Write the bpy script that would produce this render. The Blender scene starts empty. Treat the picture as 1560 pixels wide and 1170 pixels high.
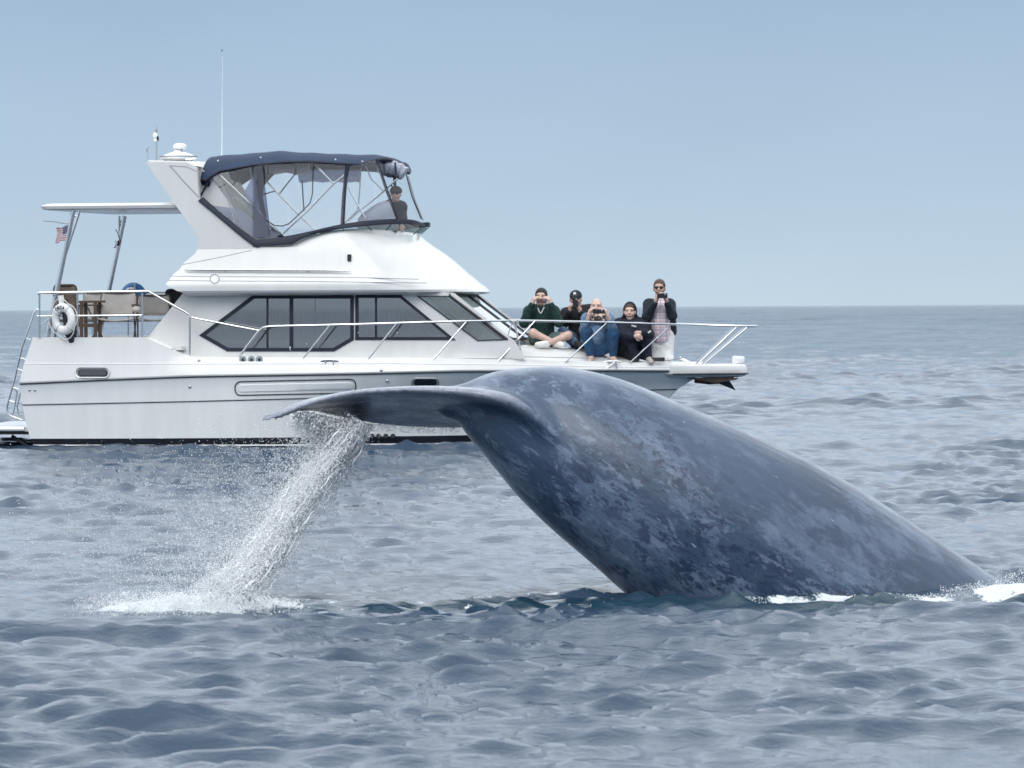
import bpy, bmesh, math, random
import numpy as np
from mathutils import Vector, Matrix
from mathutils.geometry import tessellate_polygon
SC = bpy.context.scene
RNG = np.random.RandomState(7)
random.seed(7)

# ------------------------------------------------------------------ camera
F, CX, CY, EYE, ROLL = 5556.0, 780.0, 468.5, 1.92, 9/1560.0     # photograph pixels, metres
cam_d = bpy.data.cameras.new('camera'); cam = bpy.data.objects.new('camera', cam_d)
SC.collection.objects.link(cam); SC.camera = cam
cam_d.sensor_width = 36; cam_d.lens = 36*F/1560; cam_d.shift_y = -(585-CY)/1560.0
cam_d.clip_start = 0.5; cam_d.clip_end = 60000
cr, sr = math.cos(ROLL), math.sin(ROLL)
cam.matrix_world = Matrix(((cr, sr, 0, 0), (0, 0, -1, 0), (-sr, cr, 0, EYE), (0, 0, 0, 1)))
cam_d.dof.use_dof = True; cam_d.dof.focus_distance = 33; cam_d.dof.aperture_fstop = 8

# ------------------------------------------------------------------ world
world = bpy.data.worlds.new('World'); SC.world = world; world.use_nodes = True
nt = world.node_tree; nt.nodes.clear()
SUN_EL, SUN_AZ = math.radians(40), math.radians(-163)          # high, behind the camera and to its left
sky = nt.nodes.new('ShaderNodeTexSky'); sky.sky_type = 'NISHITA'; sky.sun_disc = False
sky.sun_elevation = SUN_EL; sky.sun_rotation = SUN_AZ % (2*math.pi); sky.dust_density = 3.5; sky.air_density = 1.3
bgA = nt.nodes.new('ShaderNodeBackground'); bgA.inputs['Strength'].default_value = 0.055
nt.links.new(sky.outputs[0], bgA.inputs[0])
tc = nt.nodes.new('ShaderNodeTexCoord'); sx = nt.nodes.new('ShaderNodeSeparateXYZ')
nt.links.new(tc.outputs['Generated'], sx.inputs[0])
ramp = nt.nodes.new('ShaderNodeValToRGB'); cr_ = ramp.color_ramp                    # high overcast, brightened above the view to lighten the water
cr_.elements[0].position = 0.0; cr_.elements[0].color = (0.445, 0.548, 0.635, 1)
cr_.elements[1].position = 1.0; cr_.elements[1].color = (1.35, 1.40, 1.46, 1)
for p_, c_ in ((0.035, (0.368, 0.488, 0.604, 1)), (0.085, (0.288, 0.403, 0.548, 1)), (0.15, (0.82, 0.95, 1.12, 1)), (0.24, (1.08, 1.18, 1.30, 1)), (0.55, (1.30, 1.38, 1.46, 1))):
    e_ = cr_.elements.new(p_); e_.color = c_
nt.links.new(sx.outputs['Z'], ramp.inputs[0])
cn = nt.nodes.new('ShaderNodeTexNoise'); cn.inputs['Scale'].default_value = 8.0; cn.inputs['Detail'].default_value = 4
mp = nt.nodes.new('ShaderNodeMapping'); mp.inputs['Scale'].default_value = (1, 1, 3)
nt.links.new(tc.outputs['Generated'], mp.inputs[0]); nt.links.new(mp.outputs[0], cn.inputs['Vector'])
mr = nt.nodes.new('ShaderNodeMapRange'); mr.inputs['To Min'].default_value = 0.93; mr.inputs['To Max'].default_value = 1.07
nt.links.new(cn.outputs[0], mr.inputs[0])
mulc = nt.nodes.new('ShaderNodeVectorMath'); mulc.operation = 'SCALE'
nt.links.new(ramp.outputs[0], mulc.inputs[0]); nt.links.new(mr.outputs[0], mulc.inputs['Scale'])
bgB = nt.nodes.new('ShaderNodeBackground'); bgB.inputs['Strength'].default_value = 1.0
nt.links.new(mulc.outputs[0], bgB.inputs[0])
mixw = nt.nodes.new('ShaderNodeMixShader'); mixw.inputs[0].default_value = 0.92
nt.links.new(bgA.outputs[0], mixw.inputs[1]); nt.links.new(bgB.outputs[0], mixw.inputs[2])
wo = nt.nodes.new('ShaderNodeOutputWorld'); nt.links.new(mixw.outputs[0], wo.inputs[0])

# ------------------------------------------------------------------ sun (veiled)
sun_d = bpy.data.lights.new('sun', 'SUN'); sun_d.energy = 0.8; sun_d.angle = math.radians(32); sun_d.color = (1, 0.995, 0.985)
sun = bpy.data.objects.new('sun', sun_d); SC.collection.objects.link(sun)
sv = Vector((math.sin(SUN_AZ)*math.cos(SUN_EL), math.cos(SUN_AZ)*math.cos(SUN_EL), math.sin(SUN_EL)))
sun.rotation_euler = (-sv).to_track_quat('-Z', 'Y').to_euler()
SC.view_settings.view_transform = 'Standard'; SC.view_settings.look = 'None'
SC.view_settings.exposure = 0.40; SC.view_settings.gamma = 1; SC.view_settings.use_curve_mapping = False
SC.cycles.max_bounces = 10; SC.cycles.diffuse_bounces = 8; SC.cycles.transparent_max_bounces = 24; SC.cycles.caustics_reflective = False; SC.cycles.caustics_refractive = False

# ------------------------------------------------------------------ helpers
def link(o): SC.collection.objects.link(o); return o
def tag(o, label=None, cat=None, group=None, kind=None):
    if label: o['label'] = label
    if cat: o['category'] = cat
    if group: o['group'] = group
    if kind: o['kind'] = kind
    return o
def new_mesh(name, V, FF, mat=None, smooth=True, sharp=40, recalc=False):
    me = bpy.data.meshes.new(name)
    V = np.asarray(V, dtype=np.float64).reshape(-1, 3)
    if isinstance(FF, np.ndarray):
        n, k = FF.shape
        me.vertices.add(len(V)); me.vertices.foreach_set('co', V.ravel())
        me.loops.add(n*k); me.loops.foreach_set('vertex_index', FF.astype(np.int32).ravel())
        me.polygons.add(n); me.polygons.foreach_set('loop_start', np.arange(0, n*k, k, dtype=np.int32))
        me.polygons.foreach_set('loop_total', np.full(n, k, dtype=np.int32))
        me.update(calc_edges=True); me.validate()
    else:
        me.from_pydata([tuple(v) for v in V], [], [tuple(f) for f in FF]); me.update()
    if recalc:
        bm = bmesh.new(); bm.from_mesh(me); bmesh.ops.recalc_face_normals(bm, faces=bm.faces); bm.to_mesh(me); bm.free()
    if mat: me.materials.append(mat)
    if smooth:
        me.polygons.foreach_set('use_smooth', [True]*len(me.polygons))
        if sharp is not None and len(me.polygons) < 60000: me.set_sharp_from_angle(angle=math.radians(sharp))
    return me
def add(name, V, FF, mat=None, parent=None, off=(0, 0, 0), **kw):
    V = np.asarray(V, dtype=np.float64).reshape(-1, 3) - np.asarray(off, dtype=np.float64)
    o = link(bpy.data.objects.new(name, new_mesh(name, V, FF, mat, **kw)))
    if parent: o.parent = parent
    return o
def empty(name, loc=(0, 0, 0), rz=0):
    o = link(bpy.data.objects.new(name, None)); o.location = loc; o.rotation_euler = (0, 0, rz); o.empty_display_size = .2
    return o
class G:                                                # collects shapes that belong to ONE mesh
    def __init__(s): s.v = []; s.f = []
    def addm(s, V, FF):
        b = len(s.v); s.v += [tuple(map(float, p)) for p in V]; s.f += [tuple(int(i)+b for i in f) for f in FF]; return s
    def box(s, a, b):
        x0, y0, z0 = a; x1, y1, z1 = b
        return s.addm([(x0,y0,z0),(x1,y0,z0),(x1,y1,z0),(x0,y1,z0),(x0,y0,z1),(x1,y0,z1),(x1,y1,z1),(x0,y1,z1)],
                      [(3,2,1,0),(4,5,6,7),(0,1,5,4),(1,2,6,5),(2,3,7,6),(3,0,4,7)])
    def tube(s, pts, r, n=8, closed=False):
        P = np.asarray(pts, float); m = len(P); R = np.full(m, r) if np.isscalar(r) else np.asarray(r, float)
        T = np.zeros_like(P)
        for i in range(m):
            a = P[(i-1) % m] if (closed or i > 0) else P[i]; b = P[(i+1) % m] if (closed or i < m-1) else P[i]
            T[i] = (b-a)/max(1e-9, np.linalg.norm(b-a))
        u = np.cross(T[0], (0, 0, 1.0))
        if np.linalg.norm(u) < .1: u = np.cross(T[0], (0, 1.0, 0))
        V = []
        for i in range(m):
            u = u - T[i]*np.dot(u, T[i]); u /= np.linalg.norm(u); w = np.cross(T[i], u)
            for k in range(n):
                t = 2*math.pi*k/n; V.append(P[i] + R[i]*(u*math.cos(t)+w*math.sin(t)))
        FF = []
        for i in range(m if closed else m-1):
            j = (i+1) % m
            for k in range(n): FF.append((i*n+k, i*n+(k+1) % n, j*n+(k+1) % n, j*n+k))
        if not closed: FF += [tuple(range(n-1, -1, -1)), tuple((m-1)*n+k for k in range(n))]
        return s.addm(V, FF)
    def ell(s, c, r, nu=14, nv=9):
        V = [(c[0], c[1], c[2]-r[2])]
        for j in range(1, nv):
            p = -math.pi/2+math.pi*j/nv
            for i in range(nu):
                t = 2*math.pi*i/nu; V.append((c[0]+r[0]*math.cos(p)*math.cos(t), c[1]+r[1]*math.cos(p)*math.sin(t), c[2]+r[2]*math.sin(p)))
        V.append((c[0], c[1], c[2]+r[2])); FF = []
        for i in range(nu): FF.append((0, 1+(i+1) % nu, 1+i))
        for j in range(nv-2):
            for i in range(nu):
                a = 1+j*nu; FF.append((a+i, a+(i+1) % nu, a+nu+(i+1) % nu, a+nu+i))
        a = 1+(nv-2)*nu
        for i in range(nu): FF.append((a+i, a+(i+1) % nu, len(V)-1))
        return s.addm(V, FF)
    def lathe(s, prof, c=(0, 0, 0), n=20, axis='z'):
        V = []
        for (r, h) in prof:
            for k in range(n):
                t = 2*math.pi*k/n; x, y = r*math.cos(t), r*math.sin(t)
                V.append((c[0]+x, c[1]+y, c[2]+h) if axis == 'z' else (c[0]+x, c[1]+h, c[2]+y) if axis == 'y' else (c[0]+h, c[1]+x, c[2]+y))
        FF = []
        for i in range(len(prof)-1):
            for k in range(n): FF.append((i*n+k, i*n+(k+1) % n, (i+1)*n+(k+1) % n, (i+1)*n+k))
        FF += [tuple(range(n-1, -1, -1)), tuple((len(prof)-1)*n+k for k in range(n))]
        return s.addm(V, FF)
    def panel(s, P3, n3, th, holes=()):                 # planar polygon (with holes) given thickness th along n3
        loops = [[Vector(p) for p in P3]] + [[Vector(p) for p in h] for h in holes]
        tris = tessellate_polygon(loops); flat = [p for l in loops for p in l]; N = len(flat); d = Vector(n3)*th
        V = flat + [p+d for p in flat]; FF = [tuple(t) for t in tris] + [tuple(i+N for i in reversed(t)) for t in tris]
        b = 0
        for l in loops:
            m = len(l)
            for i in range(m): FF.append((b+i, b+(i+1) % m, b+N+(i+1) % m, b+N+i))
            b += m
        return s.addm(V, FF)
    def loft(s, rings, closed_ring=False, cap=False):
        n = len(rings[0]); V = [p for r in rings for p in r]; FF = []
        for i in range(len(rings)-1):
            for k in range(n if closed_ring else n-1): FF.append((i*n+k, i*n+(k+1) % n, (i+1)*n+(k+1) % n, (i+1)*n+k))
        if cap: FF += [tuple(range(n-1, -1, -1)), tuple((len(rings)-1)*n+k for k in range(n))]
        return s.addm(V, FF)
    def build(s, name, mat=None, parent=None, off=(0, 0, 0), **kw):
        kw.setdefault('recalc', True)
        return add(name, s.v, s.f, mat, parent, off, **kw)

# pixel measured in the photograph -> ray; W: world point at distance Y
def ray(px, py):
    u, v = (px-CX)/F, (CY-py)/F
    return np.array([u*cr + v*sr, 1.0, -u*sr + v*cr])
def W(px, py, Y): return np.array([0, 0, EYE]) + ray(px, py)*Y

# ------------------------------------------------------------------ materials
def mat(name, col, rough=.5, metal=0, noise=None, bump=None, coat=0, spec=.5, alpha=1, trans=0, ior=1.45):
    m = bpy.data.materials.new(name); m.use_nodes = True; t = m.node_tree; b = t.nodes['Principled BSDF']
    b.inputs['Base Color'].default_value = (*col, 1); b.inputs['Roughness'].default_value = rough; b.inputs['Metallic'].default_value = metal
    b.inputs['Coat Weight'].default_value = coat; b.inputs['Specular IOR Level'].default_value = spec; b.inputs['Alpha'].default_value = alpha
    b.inputs['Transmission Weight'].default_value = trans; b.inputs['IOR'].default_value = ior
    if noise:
        sc, amt = noise[:2]; stretch = noise[2] if len(noise) > 2 else (1, 1, 1)
        c = t.nodes.new('ShaderNodeTexCoord'); mp_ = t.nodes.new('ShaderNodeMapping'); mp_.inputs['Scale'].default_value = stretch
        n = t.nodes.new('ShaderNodeTexNoise'); n.inputs['Scale'].default_value = sc; n.inputs['Detail'].default_value = 6
        t.links.new(c.outputs['Object'], mp_.inputs[0]); t.links.new(mp_.outputs[0], n.inputs['Vector'])
        r = t.nodes.new('ShaderNodeMapRange'); r.inputs['From Min'].default_value = .3; r.inputs['From Max'].default_value = .7
        r.inputs['To Min'].default_value = 1-amt; r.inputs['To Max'].default_value = 1+amt*.6
        t.links.new(n.outputs[0], r.inputs[0])
        s_ = t.nodes.new('ShaderNodeVectorMath'); s_.operation = 'SCALE'; s_.inputs[0].default_value = col
        t.links.new(r.outputs[0], s_.inputs['Scale']); t.links.new(s_.outputs[0], b.inputs['Base Color'])
    if bump:
        c = t.nodes.new('ShaderNodeTexCoord'); n = t.nodes.new('ShaderNodeTexNoise'); n.inputs['Scale'].default_value = bump[0]; n.inputs['Detail'].default_value = 5
        t.links.new(c.outputs['Object'], n.inputs['Vector'])
        bb = t.nodes.new('ShaderNodeBump'); bb.inputs['Distance'].default_value = bump[1]
        t.links.new(n.outputs[0], bb.inputs['Height']); t.links.new(bb.outputs[0], b.inputs['Normal'])
    return m

# ------------------------------------------------------------------ the sea
def fft_tile(L, N, lmin, lmax, rms, seed, wind_deg, spread=2.0, slope=-2.2):
    r = np.random.RandomState(seed)
    k1 = 2*np.pi*np.fft.fftfreq(N, L/N); KX, KY = np.meshgrid(k1, k1, indexing='ij'); K = np.hypot(KX, KY)
    band = (K > 2*np.pi/lmax) & (K < 2*np.pi/lmin); Ks = np.where(K > 0, K, 1)
    w = math.radians(wind_deg); c = (KX*math.cos(w)+KY*math.sin(w))/Ks
    A = np.where(band, Ks**slope * (0.05+np.abs(c)**spread), 0)
    Hh = A*(r.randn(N, N)+1j*r.randn(N, N))
    h = np.real(np.fft.ifft2(Hh)); s = rms/h.std()
    dx = np.real(np.fft.ifft2(-1j*KX/Ks*Hh)); dy = np.real(np.fft.ifft2(-1j*KY/Ks*Hh))
    return np.stack([dx*s, dy*s, h*s], -1).astype(np.float32)
def sample(tile, L, x, y, rot):
    c, s = math.cos(rot), math.sin(rot); N = tile.shape[0]
    u = (x*c+y*s)/L*N; v = (-x*s+y*c)/L*N
    i = np.floor(u).astype(int); j = np.floor(v).astype(int); fu = (u-i)[..., None]; fv = (v-j)[..., None]
    i0, i1, j0, j1 = i % N, (i+1) % N, j % N, (j+1) % N
    d = (tile[i0, j0]*(1-fu)+tile[i1, j0]*fu)*(1-fv)+(tile[i0, j1]*(1-fu)+tile[i1, j1]*fu)*fv
    return d[..., 0]*c-d[..., 1]*s, d[..., 0]*s+d[..., 1]*c, d[..., 2]
BANDS = [  # L, N, lmin, lmax, rms height, wind, rot, choppiness, fade start, fade end, spread
    (211, 512, 7.0, 34, .030, 70, .21, .8, 1200, 5000, 4),
    (67.3, 512, 2.6, 8.0, .017, 84, -.17, 1.0, 420, 1500, 9),
    (31.7, 512, 1.1, 2.8, .0165, 96, 0.20, 0.95, 150, 360, 7),
    (13.1, 512, .42, 1.2, .0172, 82, -.12, .85, 90, 210, 4.5),
    (5.3, 512, .15, .45, .0140, 90, .25, .6, 34, 80, 2),
]
TILES = [fft_tile(b[0], b[1], b[2], b[3], b[4], 11+i, b[5], b[10]) for i, b in enumerate(BANDS)]
def smooth(a, b, x): t = np.clip((x-a)/(b-a), 0, 1); return t*t*(3-2*t)
# where the animal and the falling water disturb the surface (world metres)
def pxy(px, py):      # point of the still sea under a pixel
    r = ray(px, py); t = -EYE/r[2]; return r[0]*t, t
def sea_env(x, y):
    """returns turbulence gain, foam mask, ridge height"""
    r = np.zeros_like(x); foam = np.zeros_like(x); turb = np.zeros_like(x)
    # turbulent strip from the splash to the right edge, just in front of the whale
    yc = 23.10 + .10*np.sin(x*1.3+.6) + .05*np.sin(x*3.1)
    st = np.exp(-((y-yc-.15)/.36)**2)*smooth(-1.9, -.7, x)*(1-smooth(4.3, 6.0, x)*.8)
    turb += st*1.0
    def crest(y0, h, w, xa, xb, xc, xd):                  # steep towards the camera, long behind
        d = y-y0; s = np.where(d < 0, np.exp(-(d/(w*.38))**2), np.exp(-(d/(w*1.5))**2))
        return h*s*smooth(xa, xb, x)*(1-smooth(xc, xd, x))
    wv = .06*np.sin(x*2.3+1)+.04*np.sin(x*5.7)+.02*np.sin(x*13.1)
    hm = .85+.22*np.sin(x*3.7+.5)+.15*np.sin(x*8.3+2)+.12*np.sin(x*19)
    r += crest(yc+.55+wv, .036, .13, -1.7, -1.0, .45, .95)*hm
    r += crest(yc+.12-wv*1.4, .026, .09, -1.3, -.7, .6, 1.2)*(1.2-.4*hm)
    r += .02*np.exp(-((y-23.95-.06*np.sin(x*4))/.16)**2)*smooth(1.2, 2.0, x)
    # foam at the foot of the falling water
    cx = (x+2.10)/.66; cy = (y-23.25-.04*np.sin(x*5))/.36
    fa = np.exp(-(cx**4+cy**2)*1.0)*1.05*np.where(x > -2.05, np.exp(-np.clip(x+1.55, 0, 9)**2*4), 1)
    cx2 = (x+1.85)/.50; fb = 1.1*np.exp(-cx2**2-((y-23.35)/.42)**2)
    foam += np.clip(np.maximum(fa, fb), 0, 1.2)
    r += .035*fa*np.exp(-((y-23.3)/.2)**2)+.06*fb*np.exp(-((y-23.45)/.2)**2)
    # lacy foam trailing to the whale
    foam += .62*np.exp(-((y-yc-.60-wv)/.09)**2)*smooth(-1.5, -1.0, x)*(1-smooth(.2, 1.0, x))
    foam += .48*np.exp(-((y-yc-.02+wv)/.12)**2)*smooth(-1.6, -1.2, x)*(1-smooth(-.2, .6, x))
    # foam along the whale's side and where its back goes under
    yb = 23.50+.12*(x-1.5)
    foam += 1.12*(.8+.3*np.sin(x*9+1)*np.sin(x*3.7))*np.exp(-((y-yb+.06-.05*np.sin(x*6))/.20)**2)*smooth(1.35, 1.75, x)*(1-smooth(2.75, 3.0, x)*.75)
    r += .03*np.exp(-((y-yb)/.16)**2)*smooth(1.3, 1.8, x)
    foam += .95*np.exp(-((y-23.82-.12*(x-3.2))/.32)**2)*smooth(2.85, 3.15, x)
    r += .05*np.exp(-((y-23.92-.12*(x-3.2))/.22)**2)*smooth(2.8, 3.2, x)
    # a little foam along the boat's waterline
    return turb, np.clip(foam, 0, 1.3), r
def build_sea():
    ring = [0.6*1.12**i for i in range(23)]                       # 0.6 .. ~7.3
    rr = ring[:]
    while rr[-1] < 130: rr.append(rr[-1]*1.0032)
    while rr[-1] < 520: rr.append(rr[-1]*1.006)
    while rr[-1] < 40000: rr.append(rr[-1]*1.014)
    rr = np.array(rr)
    core = np.radians(np.linspace(-9.3, 9.3, 520)); side = []
    a, st = math.radians(9.3), core[1]-core[0]
    while a < math.pi-.02: st *= 1.09; a += min(st, .12); side.append(min(a, math.pi))
    side = np.array(side); side[-1] = min(side[-1], math.pi-.001)
    th = np.concatenate([-side[::-1], core, side])
    R_, T_ = np.meshgrid(rr, th, indexing='ij'); x = R_*np.sin(T_); y = R_*np.cos(T_)
    turb, foam, ridge = sea_env(x, y)
    offax = smooth(math.radians(12), math.radians(30), np.abs(T_))
    X, Y, Z = x.copy(), y.copy(), ridge.copy()
    quiet = np.exp(-((y-23.7)/1.3)**4)*smooth(-4.2, -3.2, x)*(1-smooth(5.5, 6.5, x))
    gust = np.clip(1+.5*sample(TILES[0], 211, x*2.2, y*1.3, 1.1)[2]/.030+.28*sample(TILES[1], 67.3, x*.9, y*.6, .4)[2]/.026, .68, 1.4)
    for i, (b, t) in enumerate(zip(BANDS, TILES)):
        dx, dy, h = sample(t, b[0], x, y, b[6])
        fade = (1-smooth(b[8], b[9], R_))*(1-offax*(i > 1)*.9)
        g = fade*(.85+(0, -.1, .25, .85, .15)[i]*smooth(16, 75, R_)+(1.6, 1.3, .9, 0, 0)[i]*smooth(110, 400, R_))*(1+turb*(0, 0, 0, .25, .55)[i])*(1 if i < 2 else gust)
        calm = 1-np.clip(foam, 0, 1)*(.5 if i > 1 else 0); g = g*calm*(1-quiet*(.85, .9, .8, .3, 0)[i])
        ch = b[7]/(1+.5*turb); X -= dx*ch*g; Y -= dy*ch*g; Z += h*g
    nr, ntc = R_.shape
    idx = np.arange(nr*ntc).reshape(nr, ntc)
    q = np.stack([idx[:-1, :-1], idx[:-1, 1:], idx[1:, 1:], idx[1:, :-1]], -1).reshape(-1, 4)
    w = np.stack([idx[:-1, -1], idx[:-1, 0], idx[1:, 0], idx[1:, -1]], -1)
    q = np.concatenate([q, w])[:, ::-1]
    V = np.stack([X, Y, Z], -1).reshape(-1, 3)
    # close the small hole under the camera
    V = np.vstack([V, [[0, 0, 0]]])
    me = new_mesh('sea', V, q, None, smooth=True, sharp=None)
    o = link(bpy.data.objects.new('sea', me)); tag(o, 'choppy grey blue open sea reaching to the horizon', kind='structure')
    for nm, arr in (('foam', foam), ('turb', turb)):
        at = me.attributes.new(nm, 'FLOAT', 'POINT'); at.data.foreach_set('value', np.append(arr.ravel(), 0).astype(np.float32))
    return o
def water_material():
    m = bpy.data.materials.new('sea_water'); m.use_nodes = True; t = m.node_tree; b = t.nodes['Principled BSDF']; N = t.nodes.new; K = t.links.new
    b.inputs['Roughness'].default_value = .05; b.inputs['IOR'].default_value = 1.38
    geo = N('ShaderNodeNewGeometry')
    def noise(scale, stretch, detail, rough=.55, dist=0, typ=None):
        mp_ = N('ShaderNodeMapping'); mp_.inputs['Scale'].default_value = stretch; K(geo.outputs['Position'], mp_.inputs[0])
        n = N('ShaderNodeTexNoise'); n.inputs['Scale'].default_value = scale; n.inputs['Detail'].default_value = detail
        n.inputs['Roughness'].default_value = rough; n.inputs['Distortion'].default_value = dist
        if typ: n.noise_type = typ
        K(mp_.outputs[0], n.inputs['Vector']); return n
    def math_(op, a, c=None, d=None, clamp=False):
        n = N('ShaderNodeMath'); n.operation = op; n.use_clamp = clamp
        for i, v in enumerate((a, c, d)):
            if v is None: continue
            if isinstance(v, (int, float)): n.inputs[i].default_value = v
            else: K(v, n.inputs[i])
        return n.outputs[0]
    fo = N('ShaderNodeAttribute'); fo.attribute_name = 'foam'; tu = N('ShaderNodeAttribute'); tu.attribute_name = 'turb'
    n1 = noise(6, (1, .45, 1), 9, .70, .5); n2 = noise(24, (1, .6, 1), 5, .7, .3)
    f = math_('ADD', math_('MULTIPLY', math_('SUBTRACT', n1.outputs[0], .5), 2.3), math_('MULTIPLY', math_('SUBTRACT', n2.outputs[0], .5), 1.1))
    f = math_('ADD', f, math_('MULTIPLY', math_('SUBTRACT', fo.outputs['Fac'], .58), .95))
    mask = N('ShaderNodeMapRange'); mask.interpolation_type = 'SMOOTHSTEP'; mask.inputs['From Min'].default_value = .0; mask.inputs['From Max'].default_value = .22
    K(f, mask.inputs[0])
    mk = math_('MULTIPLY', mask.outputs[0], math_('GREATER_THAN', fo.outputs['Fac'], .02))
    mixc = N('ShaderNodeMix'); mixc.data_type = 'RGBA'
    deep = N('ShaderNodeMix'); deep.data_type = 'RGBA'; deep.inputs[6].default_value = (.030, .056, .094, 1); deep.inputs[7].default_value = (.010, .036, .056, 1)
    K(tu.outputs['Fac'], deep.inputs[0]); K(deep.outputs[2], mixc.inputs[6]); mixc.inputs[7].default_value = (.82, .86, .88, 1); K(mk, mixc.inputs[0])
    K(mixc.outputs[2], b.inputs['Base Color'])
    K(math_('ADD', math_('MULTIPLY', mk, .5), .08), b.inputs['Roughness'])
    # ripples finer than the mesh
    cd = N('ShaderNodeVectorMath'); cd.operation = 'LENGTH'; K(geo.outputs['Position'], cd.inputs[0])   # distance from the camera's foot; coarser ripples fade in with it
    r1 = noise(8, (.6, 1, 1), 6, .65, .2); r2 = noise(1.6, (.5, 1, 1), 5, .62, .2); r3 = noise(.4, (.5, 1, 1), 4, .6)
    bp1 = N('ShaderNodeBump'); bp1.inputs['Distance'].default_value = .019; bp1.inputs['Strength'].default_value = .8; K(r1.outputs[0], bp1.inputs['Height'])
    r0 = noise(24, (.55, 1, 1), 4, .6, .2); bp0 = N('ShaderNodeBump'); bp0.inputs['Distance'].default_value = .006; bp0.inputs['Strength'].default_value = .8; K(r0.outputs[0], bp0.inputs['Height']); K(bp0.outputs[0], bp1.inputs['Normal'])
    far = N('ShaderNodeMapRange'); far.inputs['From Min'].default_value = 45; far.inputs['From Max'].default_value = 160; K(cd.outputs['Value'], far.inputs[0])
    bp2 = N('ShaderNodeBump'); bp2.inputs['Distance'].default_value = .40; K(r2.outputs[0], bp2.inputs['Height']); K(far.outputs[0], bp2.inputs['Strength']); K(bp1.outputs[0], bp2.inputs['Normal'])
    far2 = N('ShaderNodeMapRange'); far2.inputs['From Min'].default_value = 150; far2.inputs['From Max'].default_value = 600; K(cd.outputs['Value'], far2.inputs[0])
    bp3 = N('ShaderNodeBump'); bp3.inputs['Distance'].default_value = 2.2; K(r3.outputs[0], bp3.inputs['Height']); K(far2.outputs[0], bp3.inputs['Strength']); K(bp2.outputs[0], bp3.inputs['Normal'])
    bf = N('ShaderNodeBump'); bf.inputs['Distance'].default_value = .03; K(f, bf.inputs['Height']); K(mk, bf.inputs['Strength']); K(bp3.outputs[0], bf.inputs['Normal'])
    K(bf.outputs[0], b.inputs['Normal'])
    return m
sea = build_sea(); sea.data.materials.append(water_material())

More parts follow.
